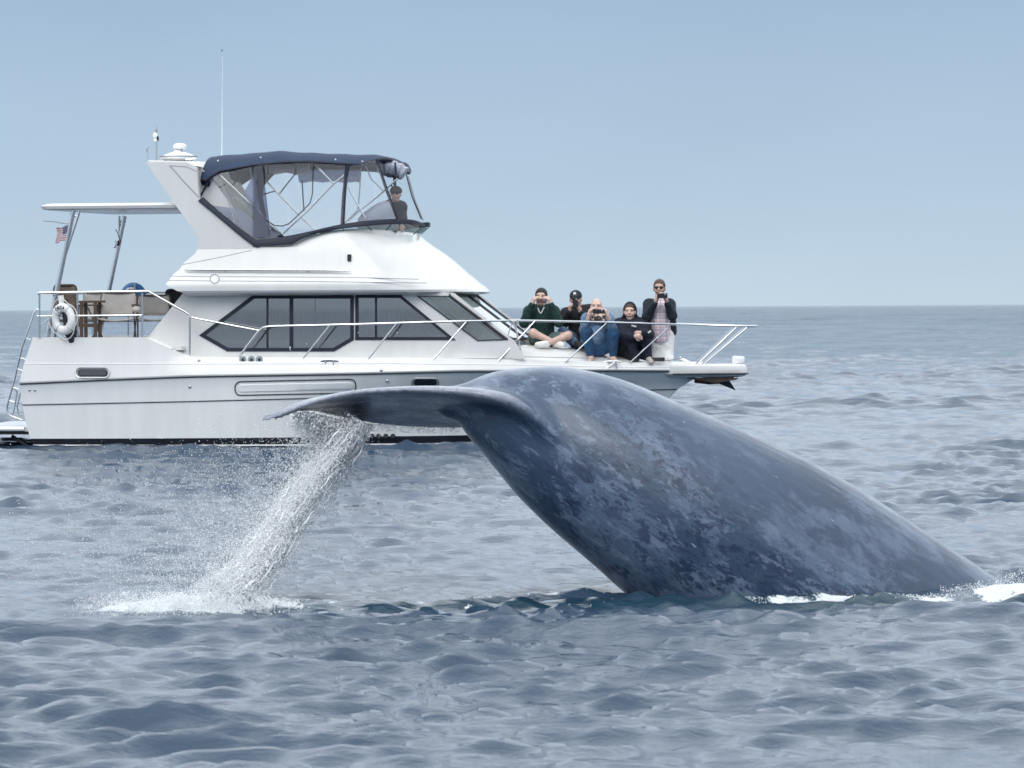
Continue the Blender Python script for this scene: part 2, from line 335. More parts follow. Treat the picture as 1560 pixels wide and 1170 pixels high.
# ------------------------------------------------------------------ the whale
def whale_material():
    m = bpy.data.materials.new('whale_skin'); m.use_nodes = True; t = m.node_tree; b = t.nodes['Principled BSDF']; N = t.nodes.new; K = t.links.new
    tcn = N('ShaderNodeTexCoord')
    rot = N('ShaderNodeMapping'); rot.vector_type = 'POINT'; rot.inputs['Rotation'].default_value = (0, math.radians(-37), 0)
    K(tcn.outputs['Object'], rot.inputs[0])
    def noise(scale, stretch, detail, rough=.55, dist=0, off=(0, 0, 0)):
        mp_ = N('ShaderNodeMapping'); mp_.inputs['Scale'].default_value = stretch; mp_.inputs['Location'].default_value = off; K(rot.outputs[0], mp_.inputs[0])
        n = N('ShaderNodeTexNoise'); n.inputs['Scale'].default_value = scale; n.inputs['Detail'].default_value = detail
        n.inputs['Roughness'].default_value = rough; n.inputs['Distortion'].default_value = dist
        K(mp_.outputs[0], n.inputs['Vector']); return n.outputs[0]
    def mr_(v, a, b_, c=0, d=1):
        n = N('ShaderNodeMapRange'); n.interpolation_type = 'SMOOTHSTEP'
        for i, q in zip((1, 2, 3, 4), (a, b_, c, d)): n.inputs[i].default_value = q
        K(v, n.inputs[0]); return n.outputs[0]
    def mul(a, b_):
        n = N('ShaderNodeMath'); n.operation = 'MULTIPLY'
        for i, v in enumerate((a, b_)):
            if isinstance(v, (int, float)): n.inputs[i].default_value = v
            else: K(v, n.inputs[i])
        return n.outputs[0]
    def mix(fac, a, b_):
        n = N('ShaderNodeMix'); n.data_type = 'RGBA'
        if isinstance(fac, float): n.inputs[0].default_value = fac
        else: K(fac, n.inputs[0])
        for i, v in ((6, a), (7, b_)):
            if isinstance(v, tuple): n.inputs[i].default_value = v
            else: K(v, n.inputs[i])
        return n.outputs[2]
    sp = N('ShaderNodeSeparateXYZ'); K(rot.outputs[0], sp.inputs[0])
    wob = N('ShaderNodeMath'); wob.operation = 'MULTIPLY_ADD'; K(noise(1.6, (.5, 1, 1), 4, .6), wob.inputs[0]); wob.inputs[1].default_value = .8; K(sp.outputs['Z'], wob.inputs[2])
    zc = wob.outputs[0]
    base = mix(mr_(noise(.9, (.5, 1, 1), 3), .35, .65), (.027, .050, .092, 1), (.042, .074, .128, 1))
    pale = mix(mr_(noise(2.4, (.6, 1, 1.3), 9, .68, .3), .47, .56), base, (.076, .112, .174, 1))         # pale clouding
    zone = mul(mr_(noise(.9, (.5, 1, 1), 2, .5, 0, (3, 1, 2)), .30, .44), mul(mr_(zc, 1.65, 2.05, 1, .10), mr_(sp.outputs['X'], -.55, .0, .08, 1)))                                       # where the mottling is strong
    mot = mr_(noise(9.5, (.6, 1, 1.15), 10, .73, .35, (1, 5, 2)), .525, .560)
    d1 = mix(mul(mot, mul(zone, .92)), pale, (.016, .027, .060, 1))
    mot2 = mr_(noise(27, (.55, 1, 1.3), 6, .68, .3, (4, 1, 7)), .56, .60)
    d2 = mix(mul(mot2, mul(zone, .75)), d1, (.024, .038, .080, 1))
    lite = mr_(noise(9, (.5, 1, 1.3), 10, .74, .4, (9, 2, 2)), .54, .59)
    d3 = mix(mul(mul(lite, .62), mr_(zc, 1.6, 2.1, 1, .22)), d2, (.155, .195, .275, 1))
    spk = mr_(noise(33, (.35, 1, 1.2), 4, .6, .4, (2, 2, 8)), .70, .735)
    d4 = mix(mul(spk, .7), d3, (.42, .45, .55, 1))
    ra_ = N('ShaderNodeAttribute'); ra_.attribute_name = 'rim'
    d5 = mix(mul(ra_.outputs['Fac'], mr_(noise(24, (1, 1, 1), 5, .65, .4), .3, .65, .45, .95)), d4, (.30, .31, .36, 1))  # pale leading edge: light from above painted in, mottled like barnacle scars
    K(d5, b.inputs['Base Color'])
    K(mr_(noise(5, (1, 1, 1), 5), .3, .7, .22, .42), b.inputs['Roughness'])
    b.inputs['Coat Weight'].default_value = .45; b.inputs['Coat Roughness'].default_value = .18; b.inputs['IOR'].default_value = 1.38
    bp = N('ShaderNodeBump'); bp.inputs['Distance'].default_value = .006; bp.inputs['Strength'].default_value = .5; K(noise(40, (.5, 1, 1), 4), bp.inputs['Height'])
    bp2 = N('ShaderNodeBump'); bp2.inputs['Distance'].default_value = .035; bp2.inputs['Strength'].default_value = .45; K(noise(5, (.35, 1, 1), 3), bp2.inputs['Height']); K(bp.outputs[0], bp2.inputs['Normal'])
    K(bp2.outputs[0], b.inputs['Normal'])
    return m
DYW = -.55

def catmull(P, n):
    P = np.asarray(P, float); m = len(P); out = []
    for i in range(m-1):
        p0, p1, p2, p3 = P[max(i-1, 0)], P[i], P[i+1], P[min(i+2, m-1)]
        for k in range(n):
            t = k/n; out.append(.5*((2*p1)+(-p0+p2)*t+(2*p0-5*p1+4*p2-p3)*t*t+(-p0+3*p1-3*p2+p3)*t**3))
    out.append(P[-1]); return np.array(out)
def build_whale():
    top = [(655,600),(676,590),(706,584),(748,567),(800,559.5),(868,560),(950,579),(1040,616),(1130,654),(1222,696),(1310,745),(1400,803),(1480,855),(1560,910),(1660,982)]
    bot = [(660,622),(678,636),(697,643),(712,664),(745,703),(790,757),(840,806),(895,853),(950,902),(1010,955),(1075,1010),(1140,1065),(1210,1120),(1290,1180),(1390,1250)]
    wid = [.03,.10,.20,.30,.40,.47,.55,.62,.66,.69,.70,.72,.72,.72,.70]
    yc = [24.85,24.85,24.85,24.85,24.85,24.85,24.85,24.85,24.85,24.9,24.95,25.0,25.05,25.1,25.2]
    wid = [q*.84 for q in wid]; yc = [q+DYW for q in yc]
    S = catmull([(*t, *b, w, y) for t, b, w, y in zip(top, bot, wid, yc)], 6)
    rings = []
    for (tx, ty, bx, by, w, yy) in S:
        A = W(tx, ty, yy); B = W(bx, by, yy); c = (A+B)/2; h = (A-B)/2; r = []
        for k in range(48):
            t = 2*math.pi*k/48; ct, st = math.cos(t), math.sin(t)
            e = .92 if ct > 0 else 1.0
            hh = np.sign(ct)*abs(ct)**e; ww = np.sign(st)*abs(st)**.95
            r.append(c+h*hh+np.array([0, 1, 0])*w*ww*(1-.10*ct))
        rings.append(r)
    g = G(); g.loft(rings, closed_ring=True, cap=True)
    def fluke(rows):                     # rows: LE(px,py,Y), TE(px,py,Y), thickness
        R = []
        for r in catmull([(*a, *b, t) for a, b, t in rows], 6):
            L_ = W(r[0], r[1], r[2]+DYW); T_ = W(r[3], r[4], r[5]+DYW); th = r[6]; ch = T_-L_
            n = np.cross(ch, (1, 0, -.1)); n /= max(1e-6, np.linalg.norm(n))
            if n[2] < 0: n = -n
            ring = []
            for k in range(28):
                t = 2*math.pi*k/28; s = .5*(1-math.cos(t)); prof = 1.15*max(s, 0)**.36*(1-s)**.85+.13*min(1, s*4)
                ring.append(L_+ch*s+n*th*prof*(1 if math.sin(t) >= 0 else -1)*(1 if math.sin(t) != 0 else 0)-n*.035*4*s*(1-s)*-1)
            R.append(ring)
        g.loft(R, closed_ring=True, cap=True)
    fluke([((960,800,24.62),(930,790,24.9),.04), ((905,735,24.54),(870,735,24.95),.08), ((860,682,24.45),(818,700,25.0),.11), ((822,642,24.37),(785,668,25.1),.125), ((790,616,24.33),(755,655,25.25),.12), ((757,604,24.31),(725,651,25.35),.105), ((712,597,24.33),(690,650,25.4),.090),
           ((650,593,24.34),(640,650,25.35),.075), ((590,594,24.36),(592,647,25.25),.062), ((540,598,24.4),(550,642,25.1),.050),
           ((495,607.5,24.45),(508,633,24.95),.044), ((455,621,24.5),(466,626,24.8),.036), ((425,634,24.55),(434,636,24.70),.027), ((398,643.5,24.6),(404,643.8,24.66),.016)])
    fluke([((850,640,25.0),(800,655,25.4),.13), ((800,600,25.2),(770,640,25.7),.12), ((770,590,25.6),(735,632,26.1),.09), ((765,592,26.2),(740,620,26.6),.06), ((770,600,26.9),(755,612,27.1),.03), ((775,606,27.4),(770,608,27.45),.01)])
    me = new_mesh('tail_stock', g.v, g.f, None, smooth=False, recalc=True)
    o = link(bpy.data.objects.new('tail_stock', me))
    md = o.modifiers.new('r', 'REMESH'); md.mode = 'VOXEL'; md.voxel_size = .0135; md.adaptivity = 0
    dg = bpy.context.evaluated_depsgraph_get(); ev = o.evaluated_get(dg); m2 = bpy.data.meshes.new_from_object(ev)
    o.modifiers.clear(); o.data = m2
    n = len(m2.vertices); V = np.empty(n*3); m2.vertices.foreach_get('co', V); V = V.reshape(-1, 3)
    E = np.empty(len(m2.edges)*2, dtype=np.int32); m2.edges.foreach_get('vertices', E); E = E.reshape(-1, 2)
    deg = np.bincount(E.ravel(), minlength=n).astype(float); deg[deg == 0] = 1
    j = W(790, 632, 24.7+DYW)
    d = np.linalg.norm((V-j)*np.array([1, .6, 1]), axis=1); mask = .30+.70*np.clip(1.4-d/.42, 0, 1); tipm = np.clip((V[:, 0]-W(470, 600, 24.6)[0])/.5, .05, 1)
    mask *= tipm
    for it in range(64):
        A = np.zeros_like(V)
        for c in range(3):
            A[:, c] = np.bincount(E[:, 0], V[E[:, 1], c], minlength=n)+np.bincount(E[:, 1], V[E[:, 0], c], minlength=n)
        mk = mask if it < 8 else mask*np.clip((mask-.32)*2, 0, 1)
        V += (A/deg[:, None]-V)*(.6*mk)[:, None]
    # keeled back and slight longitudinal hollow near the water
    m2.vertices.foreach_set('co', V.ravel()); m2.update()
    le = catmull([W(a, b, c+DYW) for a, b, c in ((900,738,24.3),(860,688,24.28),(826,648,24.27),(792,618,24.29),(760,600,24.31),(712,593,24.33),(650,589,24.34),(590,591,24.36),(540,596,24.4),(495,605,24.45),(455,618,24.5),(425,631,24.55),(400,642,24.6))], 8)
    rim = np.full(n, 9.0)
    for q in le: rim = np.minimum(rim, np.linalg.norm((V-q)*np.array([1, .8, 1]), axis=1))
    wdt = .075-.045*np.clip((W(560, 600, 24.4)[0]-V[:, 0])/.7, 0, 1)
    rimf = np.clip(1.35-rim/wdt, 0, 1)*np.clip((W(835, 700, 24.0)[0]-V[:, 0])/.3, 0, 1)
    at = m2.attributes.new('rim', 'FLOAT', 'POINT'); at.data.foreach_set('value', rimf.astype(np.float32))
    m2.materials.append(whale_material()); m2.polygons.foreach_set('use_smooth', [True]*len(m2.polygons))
    o.name = 'blue_whale'; m2.name = 'blue_whale'
    tag(o, 'mottled blue grey whale tail arching out of the water in front of the boat', 'whale')
    return o
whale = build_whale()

# ------------------------------------------------------------------ spray and foam
def drops(name, P, S, D=None, stretch=None, matr=None, label=None):
    """many small water drops joined in one mesh; P centres, S radii, D directions for stretched ones"""
    n = len(P); base = np.array([(1,0,0),(-1,0,0),(0,1,0),(0,-1,0),(0,0,1),(0,0,-1)], float)
    fc = np.array([(0,2,4),(2,1,4),(1,3,4),(3,0,4),(2,0,5),(1,2,5),(3,1,5),(0,3,5)])
    q = RNG.randn(n, 3, 3); a = q[:, 0]/np.linalg.norm(q[:, 0], axis=1)[:, None]
    if D is not None: a = D/np.linalg.norm(D, axis=1)[:, None]
    b = np.cross(a, q[:, 1]); b /= np.linalg.norm(b, axis=1)[:, None]; c = np.cross(a, b)
    st = np.ones(n) if stretch is None else stretch
    M = np.stack([a*st[:, None], b*(.75+.5*RNG.rand(n))[:, None], c], 1)*S[:, None, None]
    V = (P[:, None, :]+base@M).reshape(-1, 3)
    FF = (fc[None]+6*np.arange(n)[:, None, None]).reshape(-1, 3)
    me = new_mesh(name, V, FF, matr, smooth=True, sharp=None)
    o = link(bpy.data.objects.new(name, me)); tag(o, label, kind='stuff'); return o
def foam_mat(name, col):
    m = bpy.data.materials.new(name); m.use_nodes = True; t = m.node_tree; t.nodes.clear()
    d = t.nodes.new('ShaderNodeBsdfDiffuse'); d.inputs[0].default_value = (*col, 1)
    tr = t.nodes.new('ShaderNodeBsdfTranslucent'); tr.inputs[0].default_value = (*col, 1)
    gl = t.nodes.new('ShaderNodeBsdfGlossy'); gl.inputs['Roughness'].default_value = .2
    m1 = t.nodes.new('ShaderNodeMixShader'); m1.inputs[0].default_value = .35; m2 = t.nodes.new('ShaderNodeMixShader'); m2.inputs[0].default_value = .08
    o = t.nodes.new('ShaderNodeOutputMaterial')
    t.links.new(d.outputs[0], m1.inputs[1]); t.links.new(tr.outputs[0], m1.inputs[2]); t.links.new(m1.outputs[0], m2.inputs[1]); t.links.new(gl.outputs[0], m2.inputs[2]); t.links.new(m2.outputs[0], o.inputs[0])
    return m
m_spray = foam_mat('spray_water', (.97, .98, .985))
m_froth = foam_mat('froth', (.93, .945, .955))
def spray():
    path = catmull([(548,640),(512,690),(474,738),(440,786),(412,832),(384,872),(352,905)], 20)
    ys = np.linspace(24.4, 23.45, len(path)); wd = np.linspace(17, 20, len(path))
    P, S, D, T = [], [], [], []
    m = len(path)
    strand = [(random.gauss(0, .85), random.uniform(3, 9), random.uniform(0, 6)) for _ in range(46)]
    def put(n, wmul, smin, smax, skew, depth, st, tfun=None, far=False):
        for _ in range(n):
            t = tfun() if tfun else random.random(); i = min(int(t*(m-1)), m-2); p = path[i]+(path[i+1]-path[i])*(t*(m-1)-i); dr = path[i+1]-path[i]; dr = dr/np.hypot(*dr)
            k = random.randrange(46); off = (strand[k][0]+.5*math.sin(t*strand[k][1]+strand[k][2])+random.gauss(0, .18))*wd[i]*wmul*(.75+.5*t)
            if random.random() < .25: off = random.gauss(0, 1)*wd[i]*wmul
            if far: off = -abs(random.expovariate(1.0))*wd[i]*wmul + 4
            nx, ny = -dr[1], dr[0]                     # towards the right/below side
            px, py = p[0]-nx*off*-1*-1, p[1]-ny*off*-1*-1
            if far: px, py = p[0]+off*1.0, p[1]+off*.10+random.gauss(0, 12)
            Y = ys[i]+random.gauss(0, depth)
            w = W(px, py, Y)
            if w[2] < -.02: continue
            P.append(w); S.append(random.uniform(smin, smax)); s = random.uniform(1, st); T.append(s)
            w2 = W(px+dr[0]*5+random.gauss(0, 2), py+dr[1]*5+random.gauss(0, 2), Y+random.gauss(0, .01)); D.append(w2-w)
    put(34000, .72, .0016, .0046, 0, .22, 3.0)
    put(9000, 1.05, .0015, .0040, 0, .16, 2.2)
    put(11000, 2.6, .0011, .0036, 0, .22, 1.6, far=True)
    put(8000, 5.2, .0014, .0040, 0, .28, 1.5, tfun=lambda: random.random()**.65, far=True)
    put(1600, 2.4, .0010, .0028, 0, .2, 1.4)
    fw = drops('falling_water', np.array(P), np.array(S), np.array(D), np.array(T), m_spray, 'white curtain of seawater and droplets pouring off the raised fluke')
    def filaments(n, fn):                                # ropes and torn strands of water
        g = G()
        for _ in range(n):
            pts, r = fn()
            k = len(pts); rad = [max(.0006, r*math.sin(math.pi*(i+.6)/(k+.2))**.7*random.uniform(.6, 1.3)) for i in range(k)]; g.tube(pts, rad, 5)
        me2 = new_mesh('strands', g.v, g.f, m_spray, smooth=True, sharp=None); return me2
    def strand_path():
        k = random.randrange(46); t0 = random.random()**.9*.93; dt = random.uniform(.02, .10); sc = random.gauss(0, .05); Y0 = random.gauss(0, .16); out = []; ph = random.uniform(0, 6)
        for i in range(9):
            t = min(t0+dt*i/8, .999); q = min(int(t*(m-1)), m-2); p = path[q]+(path[q+1]-path[q])*(t*(m-1)-q); dr = path[q+1]-path[q]; dr = dr/np.hypot(*dr)
            off = (strand[k][0]+.5*math.sin(t*strand[k][1]+strand[k][2])+sc*8)*wd[q]*.72*(.75+.5*t)+math.sin(ph+i*1.1)*.9
            out.append(W(p[0]-dr[1]*off, p[1]+dr[0]*off, ys[q]+Y0+.01*math.sin(ph+i)))
        return out, random.uniform(.0018, .0062)
    def edge_path():
        px = 458+108*random.random()**.75; e = float(np.interp(px, [450, 470, 500, 540, 600], [626, 627, 635, 645, 649])); ln = random.uniform(8, 46)*(.4+(px-455)/110); Y0 = 24.40+random.gauss(0, .14); ph = random.uniform(0, 6)
        return [W(px-ln*.42*(i/8)**1.3+math.sin(ph+i*1.2)*.8, e+ln*i/8, Y0) for i in range(9)], random.uniform(.0016, .0050)
    def base_path():
        x = random.triangular(-2.75, -1.35, -1.9); y = random.gauss(23.32, .16); a_ = random.uniform(-.5, .5); h_ = random.uniform(.03, .12)*math.exp(-((x+1.9)/.5)**2)+.02
        return [(x+a_*h_*1.6*u, y, h_*(4*u*(1-u)*.7+u*.5)) for u in np.linspace(0, 1, 8)], random.uniform(.0015, .0045)
    bm_ = bmesh.new(); bm_.from_mesh(fw.data)
    for n_, fn_ in ((1500, strand_path), (750, edge_path), (300, base_path)):
        m2_ = filaments(n_, fn_); bm_.from_mesh(m2_)
    bm_.to_mesh(fw.data); bm_.free(); fw.data.polygons.foreach_set('use_smooth', [True]*len(fw.data.polygons))
    # curtain along the fluke's trailing edge
    P, S, D, T = [], [], [], []
    for _ in range(14000):
        u = random.random(); px = 452+(560-452)*u**.8; e = np.interp(px, [450, 470, 500, 540, 600], [626, 626, 634, 644, 648]); dn = 2+random.expovariate(1.0)*(8+22*u)
        w = W(px-dn*.42+random.gauss(0, 4), e+dn, 24.35+random.gauss(0, .16)); P.append(w); S.append(random.uniform(.0018, .005)); T.append(random.uniform(1, 3.5)); D.append(W(px-5.5, e+10, 24.95)-W(px, e, 24.95))
    for _ in range(1500):                                # drips along the edge
        px = random.uniform(470, 700); e = np.interp(px, [470, 500, 540, 600, 700], [626, 634, 644, 648, 650]); dn = random.random()**1.6*11
        P.append(W(px, e+dn, 24.55)); S.append(random.uniform(.0010, .0022)); T.append(random.uniform(1.5, 4)); D.append(np.array([.1, 0, -1.0]))
    drops('fluke_runoff', np.array(P), np.array(S), np.array(D), np.array(T), m_spray, 'ragged sheet of water running off the edge of the fluke')
    # froth standing on the surface
    P, S = [], []
    for _ in range(34000):
        if random.random() < .62:
            x = random.triangular(-2.85, -1.30, -1.95); y = random.gauss(23.32, .20)
            hmax = .024+.110*math.exp(-((x+1.84)/.22)**2)+.036*math.exp(-((x+2.45)/.35)**2); z = random.random()**1.5*hmax*2.0*math.exp(-((y-23.32)/.3)**2)
        elif random.random() < .28:
            x = random.uniform(1.45, 2.95); y = 23.50+.12*(x-1.5)+random.gauss(0, .06); z = random.random()**1.4*.035
        else:
            x = random.uniform(2.8, 4.6); y = 23.87+.12*(x-3.2)+random.gauss(0, .14); z = random.random()**1.7*(.07+.15*math.exp(-((x-3.55)/.35)**2))
        if math.sin(x*23+y*9)+math.sin(x*51-y*17+1)+random.gauss(0, .7) < -.55: continue
        P.append((x, y, z+.010)); S.append(random.uniform(.0014, .0046))
    drops('sea_froth', np.array(P), np.array(S), None, None, m_froth, 'white froth standing on the water below the fluke and along the whale')
spray()

# ================================================================== the motor yacht
TH = math.radians(7)
BD = np.array([math.cos(TH), -math.sin(TH), 0]); BN = np.array([math.sin(TH), math.cos(TH), 0])
c0 = ray(40, 683); BO = np.array([0, 0, EYE])+c0*50.6+BN*1.65; BO[2] = 0
CAM = np.array([0, 0, EYE])
def L(px, py, yl):                                      # boat coordinates of a pixel at lateral offset yl (near side negative)
    if callable(yl):
        y = -1.5
        for _ in range(12): y = yl(L(px, py, y)[0])
        return L(px, py, y)
    r = ray(px, py); t = (yl-np.dot(CAM-BO, BN))/np.dot(r, BN); p = CAM+r*t-BO
    return np.array([np.dot(p, BD), np.dot(p, BN), p[2]])
def LL(pts, yl): return [L(a, b, yl) for a, b in pts]
def b2w(p): return BO+BD*p[0]+BN*p[1]+np.array([0, 0, p[2]])
def place(name, base):                                  # a thing standing on the boat: Empty at its base
    return empty(name, b2w(base), -TH)

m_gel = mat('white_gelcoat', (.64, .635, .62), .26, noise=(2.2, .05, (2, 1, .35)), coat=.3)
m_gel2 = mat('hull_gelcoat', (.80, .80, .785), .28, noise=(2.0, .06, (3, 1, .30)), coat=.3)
m_black = mat('antifouling_black', (.012, .014, .022), .45, noise=(6, .4))
m_dark = mat('black_rubber', (.02, .022, .026), .55)
m_steel = mat('stainless_steel', (.50, .52, .54), .22, metal=1)
m_whitep = mat('white_plastic', (.82, .82, .81), .35)
m_grey = mat('grey_vinyl', (.34, .35, .38), .6, noise=(3, .15))  # own grey tone of mouldings, seams and small fittings
m_navy = mat('navy_canvas', (.006, .023, .064), .75, noise=(5, .25), bump=(14, .01))
m_navyd = mat('navy_trim', (.006, .011, .026), .6)
m_beige = mat('beige_fabric', (.50, .47, .44), .85, noise=(9, .12))
m_brown = mat('dark_teak', (.085, .056, .040), .5, noise=(14, .4, (1, 1, 4)))
m_teak = mat('teak', (.20, .10, .05), .5, noise=(10, .5, (6, 1, 1)))
def glass_mat(name, tint, refl, op=0.0, rough=.02, haze=(.6, .65, .7)):
    """thin pane: tinted see-through + Fresnel reflection + a milky share"""
    m = bpy.data.materials.new(name); m.use_nodes = True; t = m.node_tree; t.nodes.clear(); N = t.nodes.new; K = t.links.new
    tr = N('ShaderNodeBsdfTransparent'); tr.inputs[0].default_value = (*tint, 1)
    gl = N('ShaderNodeBsdfGlossy'); gl.inputs['Roughness'].default_value = rough; gl.inputs[0].default_value = (1, 1, 1, 1)
    df = N('ShaderNodeBsdfDiffuse'); df.inputs[0].default_value = (*haze, 1)
    fr = N('ShaderNodeFresnel'); fr.inputs[0].default_value = 1.5
    mm = N('ShaderNodeMath'); mm.operation = 'MULTIPLY_ADD'; mm.inputs[1].default_value = refl; mm.inputs[2].default_value = refl*.06; mm.use_clamp = True; K(fr.outputs[0], mm.inputs[0])
    m1 = N('ShaderNodeMixShader'); m1.inputs[0].default_value = op; K(tr.outputs[0], m1.inputs[1]); K(df.outputs[0], m1.inputs[2])
    m2 = N('ShaderNodeMixShader'); K(mm.outputs[0], m2.inputs[0]); K(m1.outputs[0], m2.inputs[1]); K(gl.outputs[0], m2.inputs[2])
    o = N('ShaderNodeOutputMaterial'); K(m2.outputs[0], o.inputs[0]); return m
m_tint = glass_mat('tinted_glass', (.32, .38, .45), 2.6, .01, haze=(.25, .33, .42))
m_clear = glass_mat('windscreen_glass', (.80, .86, .85), 1.3, .14, haze=(.45, .48, .48))
m_vinyl = glass_mat('clear_vinyl', (.95, .96, .97), .10, .035, .04, (.75, .78, .85))
m_smoke = glass_mat('smoked_acrylic', (.60, .70, .68), .6, .05, haze=(.5, .56, .56))
m_vdark = glass_mat('dark_vinyl', (.30, .34, .42), .10, .25, .2, (.10, .12, .17))
m_vgrey = glass_mat('hazed_vinyl', (.60, .64, .74), .15, .38, .2, (.42, .45, .54))

boat = place('motor_yacht', (0, 0, 0)); tag(boat, 'white flybridge motor yacht with navy canvas top lying behind the whale tail', 'boat')

# ---- hull: longitudinal curves k -> (x of transom, x of stem, max half beam, start of taper, power, z(x))
def zfun(pts, y=-1.6):
    P = np.array([L(a, b, y) for a, b in pts]); return lambda x: np.interp(x, P[:, 0], P[:, 2])
def beam(B, x0, xs, pw, aft=.07): return lambda x: max(0.0, B*(1-np.clip((x-x0)/(xs-x0), 0, 1)**pw)-aft*B*np.clip(1-x/2.0, 0, 1)**2)
b_rub = beam(1.70, 3.5, 9.32, 2.8); b_top = beam(1.64, 3.5, 9.31, 2.8)
nearx = lambda f: (lambda x: -f(x))
xt = lambda a, b: L(a, b, -1.55)[0]
C = [ # x_transom, x_stem, beam fn, z fn
    (xt(52, 690), 7.7, beam(.2, 1, 7.7, 2), lambda x: -.62+.0*x),
    (xt(50, 690), 8.10, beam(1.42, 2.2, 8.10, 1.8), lambda x: -.22+.012*x),
    (xt(47, 683), 8.28, beam(1.50, 2.4, 8.28, 1.8), lambda x: .0+.0*x),
    (xt(43, 669), 8.42, beam(1.54, 2.5, 8.42, 1.8), zfun([(40, 669), (1040, 664)])),
    (xt(37, 640), 8.66, beam(1.58, 2.6, 8.66, 1.85), zfun([(40, 643), (500, 638), (1040, 632)])),
    (xt(33, 617), 8.93, beam(1.63, 2.9, 8.93, 2.1), zfun([(36, 617), (290, 611.5), (483, 606.5), (700, 601), (1040, 597)])),
    (xt(31, 600), 9.12, beam(1.655, 3.2, 9.12, 2.45), zfun([(36, 601), (290, 594), (483, 589), (700, 583), (1040, 584)])),
    (xt(31, 585), 9.30, b_rub, zfun([(31, 585), (160, 579), (290, 574), (540, 570), (700, 566.5), (916, 567), (1137, 571)])),
    (xt(31, 582), 9.36, beam(1.715, 3.5, 9.36, 2.8), zfun([(31, 582), (160, 576), (290, 571), (540, 567), (700, 563.5), (916, 564), (1137, 568)])),
    (xt(37, 555), 9.35, beam(1.680, 3.5, 9.35, 2.8), zfun([(37, 554), (290, 554), (600, 553.5), (780, 556), (916, 560), (1137, 564)])),
    (xt(43, 535), 9.33, beam(1.655, 3.5, 9.33, 2.8), zfun([(40, 534), (225, 534), (290, 549), (600, 549), (780, 552), (900, 556), (985, 558), (1137, 561)])),
    (xt(50, 515), 9.31, b_top, zfun([(50, 514), (222, 514), (290, 544), (600, 545), (780, 548), (900, 552), (985, 555), (1137, 558)])),
]
NU = 64
us = 1-(1-np.linspace(0, 1, NU))**1.25
def curve_pts(c, side):
    xa, xb, bf, zf = c; out = []
    for u in us:
        x = xa+(xb-xa)*u; out.append((x, side*bf(x), zf(x)))
    return out
hull = G()
for side in (-1, 1): hull.loft([curve_pts(c, side) for c in C[3:9]])
gun = G()
for side in (-1, 1): gun.loft([curve_pts(c, side) for c in C[8:]])
gun_o = gun.build('gunwale', m_gel, boat, sharp=24)
def hull_y(x, z):
    zs = [c[3](x) for c in C]; bs = [c[2](x) for c in C]; return float(np.interp(z, zs, bs))
# side deck from edge to edge forward of the cockpit
hull.loft([curve_pts(C[-1], -1)[9:], [(p[0], 0, p[2]+.02) for p in curve_pts(C[-1], -1)[9:]], curve_pts(C[-1], 1)[9:]])
# inner face of cockpit coaming
inn = [(p[0]+.05, p[1]+.07, p[2]) for p in curve_pts(C[-1], -1)[:12]]
hull.loft([curve_pts(C[-1], -1)[:12], inn, [(p[0], p[1], p[2]-.2) for p in inn]])
inf = [(p[0]+.05, p[1]-.07, p[2]) for p in curve_pts(C[-1], 1)[:12]]
hull.loft([curve_pts(C[-1], 1)[:12], inf, [(p[0], p[1], p[2]-.2) for p in inf]])
hull_o = hull.build('hull', m_gel2, boat, sharp=24)
from mathutils.bvhtree import BVHTree
def _bvh(o): return BVHTree.FromPolygons([v.co.copy() for v in o.data.vertices], [tuple(p.vertices) for p in o.data.polygons])
BV = [_bvh(hull_o), _bvh(gun_o)]
def onh(a, b, out=0.0):
    y = -1.6
    for _ in range(8):
        p = L(a, b, y); best = None
        for bv in BV:
            h_ = bv.ray_cast(Vector((p[0], -3, p[2])), Vector((0, 1, 0)))
            if h_[0] is not None and (best is None or h_[0].y < best): best = h_[0].y
        if best is None: best = -hull_y(p[0], p[2])
        y = best-out
    return L(a, b, y)
bt = G()
for side in (-1, 1): bt.loft([curve_pts(c, side) for c in C[:4]])
bt.loft([[curve_pts(C[k], s)[0] for k in range(4)] for s in (-1, 1)])
bt.build('underwater_hull', m_black, boat, sharp=24)
g = G()
for side in (-1, 1):
    P = [(p[0], side*(hull_y(p[0], .035)+.005), .030) for p in curve_pts(C[2], side)]
    P2 = [(a, b, c+.018) for a, b, c in P]; g.loft([P, P2])
g.build('waterline_stripe', m_whitep, boat)
for k, r_, nm, mt in ((7, .0115, 'rub_rail', m_dark), (5, .0075, 'hull_moulding', m_dark)):
    for side in (-1, 1):
        g = G(); g.tube([(p[0], p[1]+side*.004, p[2]) for p in curve_pts(C[k], side)], r_, 6); g.build(nm, mt, boat)
for side in (-1, 1):                                      # thin cove highlights lines
    g = G(); g.tube([(p[0], p[1]+side*.001, p[2]) for p in curve_pts(C[9], side)], .006, 6); g.build('gunwale_edge', m_whitep, boat)

def nearb(k, dz=0): return nearx(C[k][2])
